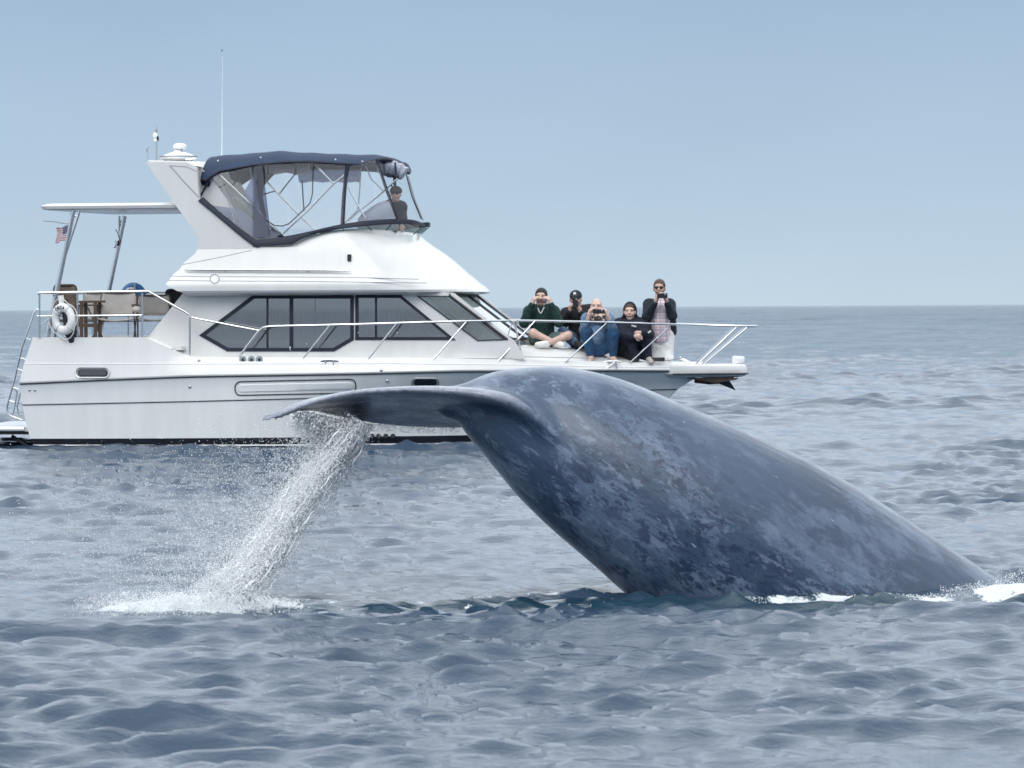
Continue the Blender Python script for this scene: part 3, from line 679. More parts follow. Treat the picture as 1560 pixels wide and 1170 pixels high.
# ---- deck fittings on the hull side
def rrect(cx, cy, w, h, r, n=6):
    out = []
    for (sx, sy, a0) in ((1, 1, 0), (-1, 1, 90), (-1, -1, 180), (1, -1, 270)):
        for i in range(n+1):
            a = math.radians(a0+90*i/n); out.append((cx+sx*(w/2-r)+r*math.cos(a), cy-(sy*(h/2-r)+r*math.sin(a))))
    return out
def on_hull(k, pts, out=.0): return [tuple(onh(a, b, out)) for a, b in pts]
def ring_tube(nm, pts3, r, mt, par, n=6): g = G(); g.tube(pts3, r, n, closed=True); return g.build(nm, mt, par)
def hull_port(cx, cy, w, h, k, out):
    o = G().panel(on_hull(k, rrect(cx, cy, w, h, h/2*.95), out), (0, 1, 0), .03).build('porthole', m_dark, boat)
    g_ = G().panel(on_hull(k, rrect(cx, cy, w*.9, h*.74, h*.35), out+.012), (0, 1, 0), .006).build('pane', glass_dark, o)
    ring_tube('frame', on_hull(k, rrect(cx, cy, w+5, h+4, (h+4)/2*.95), out+.006), .008, m_steel, o); return o
glass_dark = mat('dark_glass', (.012, .016, .022), .06, spec=.8)
hull_port(141, 568, 46, 11, 8, .008); hull_port(648, 583, 35, 10, 6, .008)
def hull_patch(nm, cx, cy, w, h, r, sl, out, mt, par, nx=40, ny=6):
    rows = []
    for i in range(nx+1):
        px = cx-w/2+w*(.5-.5*math.cos(math.pi*i/nx)); e = max(0, abs(px-cx)-(w/2-r)); hh = h/2-r+math.sqrt(max(r*r-e*e, 0)); hh = max(hh, .3)
        rows.append([onh(px, cy-(px-cx)*sl+hh*(2*k/ny-1), out+(.0 if 0 < k < ny else -.03)) for k in range(ny+1)])
    return G().loft(rows).build(nm, mt, par), [rows[i][1] for i in range(nx+1)]+[rows[i][ny-1] for i in range(nx, -1, -1)]
def dens(pts, n=10):
    o = []
    for i in range(len(pts)):
        a, b = pts[i], pts[(i+1) % len(pts)]; m = max(1, int(math.dist(a, b)/n))
        o += [(a[0]+(b[0]-a[0])*k/m, a[1]+(b[1]-a[1])*k/m) for k in range(m)]
    return o
pts = [(a, b-(a-450)*.022) for a, b in rrect(450, 590, 184, 21, 9)]
rc, _ = hull_patch('side_recess', 450, 590, 176, 15, 7, .022, .012, m_gel2, boat)
ring_tube('recess_lip', on_hull(6, dens(pts), .004), .0085, m_dark, rc)
for a, b in ((45, 594), (53, 594)): G().ell(onh(a, b, .004), (.018, .012, .018), 10, 6).build('fitting', m_steel, boat)
for a, b in ((289, 589), (590, 580), (303, 549), (581, 564)): G().ell(onh(a, b, .004), (.022, .016, .022), 10, 6).build('fitting', m_steel, boat)
for i, a in enumerate((567, 577, 588, 599)): G().lathe([(.0, -.03), (.032, -.03), (.032, .02), (0, .02)], onh(a, 664, .0), 12, 'y').build('exhaust_port', m_dark, boat)
for a in (370, 383, 395):
    o = G().lathe([(.0, -.012), (.05, -.012), (.052, .01), (0, .01)], onh(a, 548, .0), 14, 'y').build('filler_cap', m_steel, boat)
    G().ell(onh(a, 548, .016), (.02, .008, .024), 8, 5).build('cap_lever', m_dark, o)
def cleat(a, b, yl):
    c = L(a, b, yl); g = G(); g.tube([(c[0]-.12, c[1], c[2]+.05), (c[0]-.06, c[1], c[2]+.06), (c[0]+.06, c[1], c[2]+.06), (c[0]+.12, c[1], c[2]+.05)], .014, 6)
    for s in (-.05, .05): g.tube([(c[0]+s, c[1], c[2]+.06), (c[0]+s*1.2, c[1], c[2]-.03)], .013, 6)
    return g.build('cleat', m_steel, boat)
cleat(502, 555, lambda x: -C[10][2](x)-.02); cleat(933, 557, lambda x: -C[10][2](x)-.02)

# ---- pulpit and bow gear
za = L(1000, 556, 0)[2]; tipx = L(1139, 565, 0)[0]
g = G(); ring = []
zt, zm, zb = L(1100, 555, -.2)[2], L(1100, 569, -.2)[2], L(1100, 576, -.2)[2]
def pul(z, x0, x1, w0, w1, n=8):
    o = [(x0, -w0, z), (x1-.25, -w1, z)]
    for i in range(1, n): a = math.pi*i/n; o.append((x1-.25+.25*math.sin(a), -w1*math.cos(a), z))
    return o+[(x1-.25, w1, z), (x0, w0, z)]
g.loft([pul(zb+.01, 8.75, tipx-.10, .25, .13), pul(zb+.03, 8.6, tipx-.03, .33, .19), pul(zm, 8.55, tipx, .42, .21), pul(zm+.06, 8.55, tipx+.0, .44, .22), pul(zt-.02, 8.55, tipx-.02, .44, .21), pul(zt+.005, 8.55, tipx-.06, .42, .18)], closed_ring=True, cap=True)
pulpit = g.build('bow_pulpit', m_gel, boat, sharp=30)
g = G(); P = pul(zm-.005, 8.9, tipx+.004, .38, .214); g.tube([p for p in P], .012, 6); g.build('rub_rail', m_dark, pulpit)
# spot lamp on pedestal at the tip
lamp = G().tube([L(1124, 562, 0), L(1124, 553, 0)], [.06, .045], 12).build('lamp_pedestal', m_whitep, boat)
c = L(1125, 548, 0)
g = G(); g.loft([[(c[0]+dx*sx, c[1]+dy*sx, c[2]+dz*sx) for dx, dy, dz in [(s[0], d, s[1]) for s in [(a_*.085, b_*.055) for a_, b_ in ((-1, -.7), (-.8, -1), (.9, -.75), (1, -.5), (1, .55), (.8, .85), (-.8, 1), (-1, .7))]]] for d, sx in ((-.085, .8), (-.06, 1), (.06, 1), (.085, .8))], closed_ring=True, cap=True)
g.build('spot_lamp', m_whitep, lamp)
# anchor hanging in the roller
an = place('anchor', L(1095, 580, 0)); tag(an, 'dark plough anchor stowed under the tip of the bow pulpit', 'anchor')
b0 = L(1095, 580, 0)
G().tube([L(1058, 580, .0), L(1080, 583, 0), L(1108, 580, 0)], [.03, .028, .035], 8).build('shank', mat('galvanised_rust', (.07, .05, .04), .6, noise=(20, .5)), an, off=b0)
g = G(); t1, t2, t3, t4 = L(1104, 577, -.14), L(1104, 577, .14), L(1119, 594, 0), L(1096, 585, 0)
g.addm([t1, t2, t3, t4, t1+np.array([.05, 0, 0]), t2+np.array([.05, 0, 0]), t3+np.array([.02, 0, -.01])], [(0, 2, 3), (1, 3, 2), (0, 3, 1), (4, 6, 2, 0), (5, 1, 2, 6), (4, 5, 6), (0, 1, 5, 4)])
g.build('fluke', m_dark, an, off=b0, smooth=False)
g = G(); A, B = L(1062, 577, -.12), L(1118, 574.5, -.10); g.tube([A, B], .016, 6); g.tube([L(1060, 579, .1), L(1100, 577, .1)], .016, 6); g.build('anchor_roller', m_teak, boat)
g = G(); A = L(1050, 577, -.1); B = L(1122, 578, -.1); g.panel([L(1046, 576, -.13), L(1124, 576, -.13), L(1120, 579, -.13), L(1090, 583, -.13), L(1060, 579, -.13)], (0, 1, 0), .26).build('anchor_plank', m_brown, boat)

# ---- foredeck trunk cabin
tr_p = [(690, 517), (740, 519), (800, 525), (860, 530.5), (900, 535), (940, 542), (970, 546.5), (992, 550)]
rings = []
for i, (a, b) in enumerate(tr_p):
    c = L(a, b, -.3); x, z = c[0], c[2]; hw = min(np.interp(i, [0, 2, 3, 4, 5, 7], [1.25, 1.02, .80, .52, .46, .34]), b_top(x)-.12); zb_ = C[-1][3](x)-.01
    rings.append([(x, -hw-.03, zb_), (x, -hw, zb_+(z-zb_)*.5), (x, -hw+.07, z-.03), (x, -hw+.22, z), (x, 0, z+.015), (x, hw-.22, z), (x, hw-.07, z-.03), (x, hw, zb_+(z-zb_)*.5), (x, hw+.03, zb_)])
xx = rings[-1][0][0]; rings.append([(p[0]+.25, p[1]*.8, C[-1][3](xx)-.02) for p in rings[-1]])
g = G(); g.loft(rings); g.build('foredeck_cabin', m_gel, boat, sharp=50)
def trunk_z(x): return np.interp(x, [L(a, b, -.3)[0] for a, b in tr_p], [L(a, b, -.3)[2] for a, b in tr_p])
g = G(); g.tube([L(a, b, -1.27) for a, b in ((290, 542), (600, 542), (780, 543), (900, 545.5))], .006, 6); g.build('deck_seam', m_grey, boat)

# ---- deckhouse
ywl = -1.33
outer = [(225, 514), (283, 441), (640, 443), (691, 446), (784, 520), (800, 546), (290, 545), (262, 531)]
w1 = [(303, 511), (385, 449.5), (539, 449.5), (539, 518), (509, 535.5), (346, 535.5)]
w2 = [(541, 449.5), (611, 449.5), (694, 518), (541, 518)]
w3 = [(634, 450.5), (683, 450.5), (771, 518), (727, 519.5)]
def shrink(poly, d):
    P = [Vector(p) for p in poly]; n = len(P); out = []; ar = sum(P[i].x*P[(i+1) % n].y-P[(i+1) % n].x*P[i].y for i in range(n)); s = 1 if ar > 0 else -1
    for i in range(n):
        a, b, c = P[i-1], P[i], P[(i+1) % n]; e1 = (b-a).normalized(); e2 = (c-b).normalized()
        n1 = Vector((-e1.y, e1.x))*s; n2 = Vector((-e2.y, e2.x))*s; k = (n1+n2); k = k/max(.3, k.length_squared)*2
        out.append((b.x+k.x*d*.5*1.0*1.0*2/2, b.y+k.y*d*.5*2/2*1.0) if False else (b.x+k.x*d, b.y+k.y*d))
    return out
def flip(pts3): return [(p[0], -p[1], p[2]) for p in pts3]
for side in (-1, 1):
    f = (lambda P: P) if side < 0 else flip; nrm = (0, -side, 0)
    oo = f([tuple(p) for p in LL(outer, ywl)]); hs = [f([tuple(p) for p in LL(w, ywl)]) for w in (w1, w2, w3)]
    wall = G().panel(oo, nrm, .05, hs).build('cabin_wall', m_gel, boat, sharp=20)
    for w, splits, d, mt, mtf in ((w1, [[(303, 511), (385, 449.5), (406, 449.5), (406, 535.5), (346, 535.5)], [(408, 449.5), (441, 449.5), (441, 535.5), (408, 535.5)],
                             [(446, 449.5), (480, 449.5), (480, 535.5), (446, 535.5)], [(480.5, 449.5), (536, 449.5), (536, 519), (509, 535.5), (480.5, 535.5)]], 5.5, m_tint, m_navyd),
                        (w2, [[(544, 449.5), (571, 449.5), (571, 518), (544, 518)], [(574, 449.5), (611, 449.5), (694, 518), (574, 518)]], 4.5, m_tint, m_navyd),
                        (w3, [w3], 1.6, m_clear, m_dark)):
        fo = f([tuple(p) for p in LL(w, ywl-.012)]); fi = f([tuple(p) for p in LL(shrink(w, d), ywl-.012)])
        fr = G().panel(fo, nrm, .055, [fi]).build('side_window', mtf, boat, sharp=20)
        inner = shrink(w, d*.6)
        for sp in splits:
            q = [(max(min(a, max(p[0] for p in inner)), min(p[0] for p in inner)), b) for a, b in sp] if w is not w3 else inner
            # clip pane polygon to the frame opening
            import itertools
            pl = [Vector(p) for p in q]
            cx_ = sum(p[0] for p in inner)/len(inner); cy_ = sum(p[1] for p in inner)/len(inner)
            for i in range(len(inner)):
                a = Vector(inner[i]); b = Vector(inner[(i+1) % len(inner)]); e = b-a; sgn = 1 if e.x*(cy_-a.y)-e.y*(cx_-a.x) > 0 else -1; out = []
                for j in range(len(pl)):
                    p, q_ = pl[j], pl[(j+1) % len(pl)]; dp = sgn*(e.x*(p.y-a.y)-e.y*(p.x-a.x)); dq = sgn*(e.x*(q_.y-a.y)-e.y*(q_.x-a.x))
                    if dp >= 0: out.append(p)
                    if dp*dq < 0: out.append(p+(q_-p)*(dp/(dp-dq)))
                pl = out
                if len(pl) < 3: break
            if len(pl) < 3: continue
            G().panel(f([tuple(L(p[0], p[1], ywl+.012)) for p in pl]), nrm, .006).build('pane', mt, fr, smooth=False)
        if w is w1:
            for xx_, ww in ((407, 1.2), (443.5, 2.6)):
                G().panel(f([tuple(L(a, b, ywl-.010)) for a, b in ((xx_-ww, 452), (xx_+ww, 452), (xx_+ww, 534), (xx_-ww, 534))]), nrm, .04).build('mullion', m_navyd, fr, sharp=20)
            if side < 0:
                G().ell(L(467, 524, ywl-.012), (.012, .008, .012), 8, 5).build('latch', m_steel, fr); G().ell(L(442, 531, ywl-.02), (.012, .008, .03), 8, 5).build('latch', m_steel, fr)
        if w is w2:
            G().panel(f([tuple(L(a, b, ywl-.010)) for a, b in ((571.5, 452), (573.8, 452), (573.8, 516), (571.5, 516))]), nrm, .04).build('mullion', m_navyd, fr, sharp=20)
            if side < 0:
                for a in (546, 605): G().ell(L(a, 507, ywl-.012), (.012, .008, .012), 8, 5).build('latch', m_steel, fr)
# centre windscreen between the two sides (slightly bowed panes)
g_fr = None
A0, A1 = L(684, 451, ywl), L(772, 518, ywl)            # near post top / foot
bow = .16
def scr(u, v):                                          # u across 0..1, v up 0..1
    y = ywl*(1-2*u); s = 1-(2*u-1)**2; p = A1+(A0-A1)*v; return (p[0]+bow*s, y, p[2]+.01)
fr = G()
for k in range(4):
    u = k/3; fr.tube([scr(u, 0), scr(u, 1)], .022, 6)
fr.tube([scr(i/12, 0) for i in range(13)], .02, 6); fr.tube([scr(i/12, 1) for i in range(13)], .03, 6)
ws = fr.build('windscreen', m_dark, boat)
for k in range(3):
    g = G(); g.loft([[scr((k+i/4)/3, 0) for i in range(5)], [scr((k+i/4)/3, 1) for i in range(5)]]); g.build('pane', m_clear, ws)
g = G(); g.tube([L(800, 522, .2), L(770, 500, .25)], .008, 5); g.build('wiper', m_dark, boat)
# interior: aft bulkhead, floor, helm, settees, blinds, curtains
xb = L(285, 480, -1.2)[0]; zfl = L(400, 560, 0)[2]; zrf = L(400, 446, 0)[2]
m_int = mat('interior_liner', (.42, .40, .37), .8, noise=(2, .1))
m_intd = mat('interior_dark', (.08, .07, .065), .7)
bul = G().box((xb, -1.30, zfl-.05), (xb+.05, 1.30, zrf)).build('aft_bulkhead', m_gel, boat, sharp=20)
G().box((xb-.02, .2, zfl), (xb-.004, .9, zrf-.12)).build('cabin_door', glass_dark, bul, sharp=20)
xf = L(780, 520, 0)[0]
G().box((xb+.06, -1.28, zfl-.04), (xf-.3, 1.28, zfl)).build('cabin_floor', m_intd, boat, sharp=20)
def ibox(nm, a, b, c, d, y0, y1, mt):                    # box from pixel rectangle measured at lateral y0
    p, q = L(a, b, y0), L(c, d, y0); return G().box((p[0], y0, q[2]), (q[0], y1, p[2])).build(nm, mt, boat, sharp=20)
ibox('settee', 330, 520, 450, 560, .5, 1.2, m_int); ibox('settee', 340, 500, 440, 518, 1.0, 1.2, m_intd)
ibox('helm_console', 640, 508, 720, 560, .2, 1.2, m_intd); ibox('helm_seat', 560, 500, 600, 560, .4, .95, m_int)
ibox('galley_unit', 455, 515, 520, 560, .3, 1.1, m_intd)
ibox('window_blind', 500, 453, 536, 464, -1.22, -1.20, mat('pink_blind', (.62, .50, .46), .8))
ibox('window_blind', 449, 453, 500, 475, -1.20, -1.18, mat('blue_grey_blind', (.22, .25, .32), .8))
ibox('window_blind', 577, 454, 603, 478, -1.22, -1.20, mat('grey_blind', (.20, .22, .27), .8))
def curtain(pts, yl, mt, nm='curtain'):
    g = G(); n = 24; xs = np.linspace(0, 1, n+1)
    top = [np.array(pts[0])+(np.array(pts[1])-np.array(pts[0]))*u for u in xs]; bo = [np.array(pts[3])+(np.array(pts[2])-np.array(pts[3]))*u for u in xs]
    g.loft([[L(p[0], p[1], yl+.02*math.sin(i*1.7)) for i, p in enumerate(q)] for q in (top, bo)]); return g.build(nm, mt, boat)
curtain([(606, 452), (616, 452), (700, 520), (606, 520)], -1.16, mat('grey_curtain', (.20, .20, .195), .85))
curtain([(310, 511), (386, 452), (404, 452), (404, 536)], 1.10, mat('slate_curtain', (.14, .17, .20), .85))
curtain([(404, 452), (440, 452), (440, 536), (404, 536)], 1.12, mat('slate_curtain_dark', (.12, .15, .18), .85))

# ---- flybridge shell
def fb_ring(py, pa, pf, hw, nose, zf=None, n=18):
    z0 = L(500, py, -hw)[2]; xa = L(pa, py, -hw)[0]; xf_ = L(pf, py, 0)[0]; xs = xf_-nose; R = []
    X = np.linspace(xa, xs, 26)
    for x in X: R.append((x, -hw, z0 if zf is None else zf(x)))
    for i in range(1, n):
        t = math.pi*i/n; R.append((xs+nose*math.sin(t)**.9, -hw*math.copysign(abs(math.cos(t))**.8, math.cos(t)), z0 if zf is None else zf(xs+nose*math.sin(t))))
    for x in X[::-1]: R.append((x, hw, z0 if zf is None else zf(x)))
    return R
zt_x = np.array([L(a, b, -1.3) for a, b in ((303, 374), (430, 374), (446, 372.5), (468, 361.5), (495, 353), (523, 349.5), (550, 348.5), (600, 351), (632, 354.5))])
ztop = lambda x: np.interp(x, zt_x[:, 0], zt_x[:, 2])
lev = [(450, 292, 715, 1.30, 1.1), (448.5, 288, 738, 1.52, 1.25), (445.5, 281, 744.5, 1.60, 1.3), (442, 270, 742.5, 1.625, 1.3), (436, 259, 735, 1.63, 1.3), (431, 252.5, 728, 1.625, 1.28), (424.5, 258, 721, 1.60, 1.25), (418, 262, 713, 1.575, 1.22), (409, 273, 703, 1.552, 1.18), (398, 281, 691, 1.53, 1.14), (386, 296, 676, 1.505, 1.10), (376, 303, 661, 1.485, 1.08)]
rings = [fb_ring(*l) for l in lev]
lastz = L(500, 376, -1.485)[2]
rings.append(fb_ring(364, 303, 645, 1.45, 1.05, lambda x: max(lastz+.01, lastz+(ztop(x)-lastz)*.55)))
rings.append(fb_ring(354, 303, 634, 1.41, 1.02, lambda x: max(lastz+.02, ztop(x))))
rings.append(fb_ring(354, 306, 630, 1.34, 1.0, lambda x: max(lastz+.02, ztop(x))))
g = G(); g.loft(rings, closed_ring=False)
n = len(rings[0]); b = 0
g2 = [rings[0][i] for i in range(n)]
V0 = len(g.v); g.addm(g2, [tuple(range(n))])                 # underside (roof of the deckhouse)
fl = [(p[0], p[1], L(500, 378, -1.3)[2]) for p in fb_ring(378, 306, 655, 1.3, 1.0)]
g.addm(fl, [tuple(range(n))])
aft = [[r[0] for r in rings[:13]], [r[-1] for r in rings[:13]]]; g.loft(aft)
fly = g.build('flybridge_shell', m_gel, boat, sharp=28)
hwz = sorted([(r[3][2], -r[3][1]) for r in rings[2:12]])
fby = lambda z: float(np.interp(z, [a for a, _ in hwz], [b for _, b in hwz]))
def onfly(a, b, out=.002):
    y = -1.5
    for _ in range(8): y = -fby(L(a, b, y)[2])-out
    return L(a, b, y)
for pts, r_ in (([(259, 420.5), (321, 421.5)], .006), ([(333, 421.5), (450, 422), (560, 423), (638, 425.5)], .006), ([(256, 427), (321, 428)], .006), ([(333, 428), (450, 428.5), (600, 430.5), (650, 431)], .006), ([(278, 403), (330, 393), (384, 381)], .005)):
    q = []
    for i in range(len(pts)-1):
        for k in range(8): u = k/8; q.append(onfly(pts[i][0]+(pts[i+1][0]-pts[i][0])*u, pts[i][1]+(pts[i+1][1]-pts[i][1])*u, -.001))
    q.append(onfly(*pts[-1], -.001)); g = G(); g.tube(q, r_, 6); g.build('moulding_line', m_grey, fly)
ring_tube('round_emblem', [onfly(327+6.8*math.cos(t), 424.7+6.8*math.sin(t)) for t in np.linspace(0, 2*math.pi, 25)[:-1]], .007, m_grey, fly)
g = G(); g.tube([onfly(a, b, .05) for a, b in ((281, 411), (300, 411), (400, 411.5), (500, 412), (535, 413.5))], [.008, .014, .014, .013, .006], 6)
for a in (343, 469): g.tube([onfly(a, 411.5, .05), onfly(a, 413.5, -.02)], .008, 6)
g.build('side_grab_rail', m_steel, boat)
nav = G(); c = onfly(532.5, 392.5, .0); nav.box((c[0]-.025, c[1]-.035, c[2]-.045), (c[0]+.025, c[1]+.03, c[2]+.045)); nav.build('side_light', m_dark, boat)
# ---- radar arch wings + crossbar
wing = [(222, 246.5), (286, 247.5), (300, 256), (303, 300), (320, 318), (386, 374), (384, 384), (300, 400), (281, 400), (296, 388), (303, 371), (301, 360), (290, 342), (276, 324), (262, 306)]
for side in (-1, 1):
    P = [tuple(L(a, b, -1.49)) for a, b in wing]; P = P if side < 0 else flip(P)
    G().panel(P, (0, -side, 0), .11).build('radar_arch', m_gel, boat, sharp=20)
for side in (-1, 1):
    P = [tuple(L(a, b, -1.02)) for a, b in ((258, 252), (290, 250), (306, 256), (322, 270), (345, 302), (372, 345), (335, 350), (300, 312), (285, 280))]; P = P if side < 0 else flip(P)
    G().panel(P, (0, -side, 0), .06).build('arch_inner_leg', m_gel, boat, sharp=20)
A = L(222, 246.5, -1.49); B = L(286, 247.5, -1.49)
zA = A[2]; g = G()
g.loft([[(A[0]+.04, y, zA-.02), (A[0], y, zA+.03+.03*(1-(y/1.3)**2)), (B[0], y, zA+.04*(1-(y/1.3)**2)), (B[0]+.10, y, zA-.06), (B[0]-.1, y, zA-.12)] for y in np.linspace(-1.38, 1.38, 15)], closed_ring=True, cap=True)
g.build('arch_crossbeam', m_gel, boat, sharp=30)
g = G(); g.tube([L(a, b, -1.49) for a, b in ((258, 252), (285, 254), (302, 262))], .006, 5); g.tube([L(a, b, -1.495) for a, b in ((259, 252), (280, 276), (303, 300))], .007, 5); g.build('arch_seam', m_grey, boat)
# radar dome, lamp, mast, whip antenna
rb = L(272, 248, -.3)
rad = G().lathe([(0, -.03), (.20, -.03), (.26, .0), (.265, .02), (.25, .035), (.15, .075), (.07, .10), (.06, .12), (0, .12)], (rb[0], rb[1], L(272, 242, -.3)[2]), 28).build('radar_dome', m_whitep, boat)
G().lathe([(.272, 0), (.276, .008), (.272, .016), (.2, .016), (.2, 0)], (rb[0], rb[1], L(272, 241, -.3)[2]+.015), 28).build('dome_seam', m_grey, rad)
G().lathe([(0, 0), (.09, 0), (.09, .05), (0, .05)], (rb[0], rb[1], zA+.04), 16).build('dome_base', m_whitep, rad)
s_ = L(274, 226, -.3); G().lathe([(0, -.06), (.05, -.06), (.05, -.02), (.095, .0), (.10, .03), (.07, .065), (0, .075)], s_, 18).build('satellite_dome', m_whitep, rad)
g = G(); g.box((s_[0]-.04, s_[1]-.055, s_[2]-.05), (s_[0]+.05, s_[1]-.03, s_[2]-.02)); g.build('dome_bracket', m_grey, rad)
g = G(); g.tube([L(283, 243, -.6), L(299, 242, -.6)], .018, 8); g.tube([L(290, 243, -.6), L(288, 249, -.6)], .012, 6); g.build('horn', m_steel, boat)
g = G(); g.tube([L(238.5, 248, -.7), L(238.5, 214, -.7), L(238.5, 192, -.7)], [.014, .012, .005], 8); mast = g.build('instrument_mast', m_grey, boat)
for a, b, rx, rz, mt in ((238, 198, .02, .035, m_grey), (236.5, 207, .035, .05, m_whitep), (240, 210, .02, .03, m_dark), (237, 214, .03, .025, m_whitep), (240.5, 213, .015, .02, m_dark)):
    G().ell(L(a, b, -.7), (rx, rx, rz), 10, 7).build('wind_vane' if mt is not m_whitep else 'anchor_light', mt, mast)
g = G(); g.tube([L(225, 232, -1.1), L(223.5, 227, -1.1), L(228, 223.5, -1.1)], [.012, .016, .006], 6); g.tube([L(225, 248, -1.1), L(225, 230, -1.1)], .004, 5); g.build('wind_cup', m_grey, boat)
g = G(); g.tube([L(338, 238, 1.0), L(338.3, 190, 1.0), L(338.5, 140, 1.0), L(339, 85, 1.0)], [.008, .006, .0035, .0018], 6); g.build('whip_antenna', m_whitep, boat)
# ---- hardtop over the aft deck
ht = []
def htring(z, inset):
    a = L(58, 314, -1.45); b = L(304, 314, -1.45); x0, x1 = a[0]+inset, b[0]
    o = [(x1, -1.45+inset, z), (x0+.10, -1.45+inset, z), (x0+.02, -1.38+inset, z)]
    o += [(x0+.35*(abs(y+1.38)/2.76)**1.5, y, z) for y in np.linspace(-1.2, 1.2, 9)]
    return o+[(x0+.42, 1.38-inset, z), (x0+.55, 1.45-inset, z), (x1, 1.45-inset, z)]
z0, z1 = L(180, 318.5, -1.45)[2], L(180, 309, -1.45)[2]
g = G(); g.loft([htring(z0, .05), htring(z0+.012, .015), htring(z0+.05, 0), htring(z1-.02, .03), htring(z1, .10)], closed_ring=True, cap=True)
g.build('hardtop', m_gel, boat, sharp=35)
# struts of the hardtop
def strut(top, foot, y, topb):
    g = G(); g.tube([L(top[0], top[1], y), L(foot[0], foot[1], y)], [.032, .036], 10); g.build('hardtop_strut', m_steel, boat)
    g = G(); g.tube([L(topb[0], topb[1], y), L(topb[2], topb[3], y)], .018, 8); g.tube([L(top[0]+2, top[1]+9, y), L(topb[0]-2, topb[1]+8, y)], .014, 6); g.build('strut_brace', m_steel, boat)
strut((112, 320), (72, 514), -1.38, (121, 322, 96, 400)); strut((190, 329), (150, 517), 1.34, (182, 329, 182, 378))

# ---- aft deck floor
zd = L(150, 527, -.3)[2]
G().box((xt(52, 520)+.1, -1.56, zd-.05), (xb+.0, 1.56, zd)).build('aft_deck', m_gel, boat, sharp=20)

# ---- rails
def tube_px(nm, pts, y, r, mt=m_steel, par=None, n=8, mirror=False):
    g = G(); P = [tuple(L(p[0], p[1], p[2] if len(p) > 2 else y)) for p in pts]
    if mirror: P = flip(P)
    g.tube(P, r, n); return g.build(nm, mt, par or boat)
for mir in (False, True):
    tube_px('aft_rail', [(57, 448), (58.5, 446.5), (62, 446), (120, 445), (226, 443.5), (232, 447), (262, 464), (282, 475), (288, 479)], -1.56, .017, mirror=mir)
    tube_px('aft_rail', [(57, 481.5), (130, 481), (217, 480)], -1.56, .012, mirror=mir)
    for a in (60, 118, 217): tube_px('rail_post', [(a, 446), (a, 514)], -1.56, .014, mirror=mir)
    tube_px('side_rail', [(289, 545), (289, 484), (292, 483.5), (330, 491), (392, 503), (397, 503.5)], -1.56 if True else 0, .013, mirror=mir)
tube_px('rail_brace', [(60, 496), (82, 481)], -1.56, .008)
tube_px('stern_rail', [(50, 515.5), (84, 516)], -1.5, .012)
st = G(); A = L(58, 446, -1.56); st.tube([(A[0], -1.56, A[2]), (A[0]-.08, -1.2, A[2]), (A[0]-.1, 0, A[2]), (A[0]-.08, 1.2, A[2]), (A[0], 1.56, A[2])], .015, 8); st.build('stern_rail', m_steel, boat)
# bow rail
brf = lambda x: -(b_top(min(x, 9.1))*.97+.02) if x < 8.9 else -max(.30, b_top(8.9)*.97-.0)
brail = [(357, 553), (376, 528), (393, 506), (401, 499), (412, 497), (480, 495.5), (560, 493.5), (640, 491), (720, 489), (790, 488.3), (860, 489.5), (930, 491), (1000, 493), (1060, 494.5), (1110, 496), (1142, 497)]
brail = [(a-(a-357)*.010, b) for a, b in brail]
NR = [np.array(L(a, b, brf)) for a, b in brail]
tip = NR[-1]; nose_r = [(tip[0]+.16*math.sin(t), tip[1]*math.cos(t), tip[2]-.0) for t in np.linspace(0, math.pi, 9)][1:-1]
full = NR+nose_r+flip(NR)[::-1]
g = G(); g.tube(full, .0155, 8); g.build('bow_rail', m_steel, boat)
posts = [((503, 495), (457, 552)), ((605, 492), (557, 552)), ((711, 489.5), (657, 551)), ((815, 489), (758, 551)), ((925, 491), (862, 551)), ((1023, 494), (960, 552)), ((1120, 497), (1057, 557)), ((1137, 497), (1066, 557))]
for t_, f_ in posts:
    for mir in (False, True):
        A = L(*t_, brf); B = L(*f_, lambda x: brf(x)-.03 if x < 8.7 else brf(x)*.75); P = [tuple(A), tuple(B)]; P = flip(P) if mir else P
        G().tube(P, .0115, 8).build('stanchion', m_steel, boat)
G().tube([L(784, 489, brf), L(797, 552, brf)], .009, 6).build('stanchion', m_steel, boat)
# ladder at the transom
ld = []
for k, dy in enumerate((-.95, -.55)):
    s = k*0
    ld.append(tube_px('boarding_ladder', [(62, 473), (57, 471), (52, 477), (44, 500), (33, 530), (22, 578), (11, 618), (11, 627), (16, 633), (34, 640)], dy, .013))
for a, b in ((38, 515), (30, 545), (26, 562), (19.5, 590), (14, 610)):
    G().tube([L(a, b, -.95), L(a, b, -.55)], .011, 6).build('ladder_rung', m_steel, ld[0]); 
    G().tube([L(a, b, -.95), L(a+9, b+3, -.95)], .009, 6).build('ladder_bracket', m_steel, ld[0])
tube_px('grab_handle', [(19, 590), (26, 597), (22, 622), (19, 632)], -1.2, .010); tube_px('grab_handle', [(31, 598), (26, 620), (28, 632), (34, 637)], -1.2, .010)
# swim platform
p0 = L(-60, 651, -1.35); p1 = L(40, 657, -1.35)
G().box((p0[0], -1.40, p1[2]), (p1[0]+.05, 1.40, p0[2])).build('swim_platform', m_gel, boat, sharp=20)
G().box((p0[0]+.02, -1.36, p1[2]-.045), (p1[0]+.08, 1.36, p1[2]-.002)).build('platform_trim', m_dark, boat, sharp=20)
for y in (-1.2, 1.2): tube_px('platform_brace', [(18, 664), (48, 684)], y, .025, m_dark)
tube_px('platform_tube', [(-60, 653), (37, 653.5)], -1.42, .03, m_whitep)

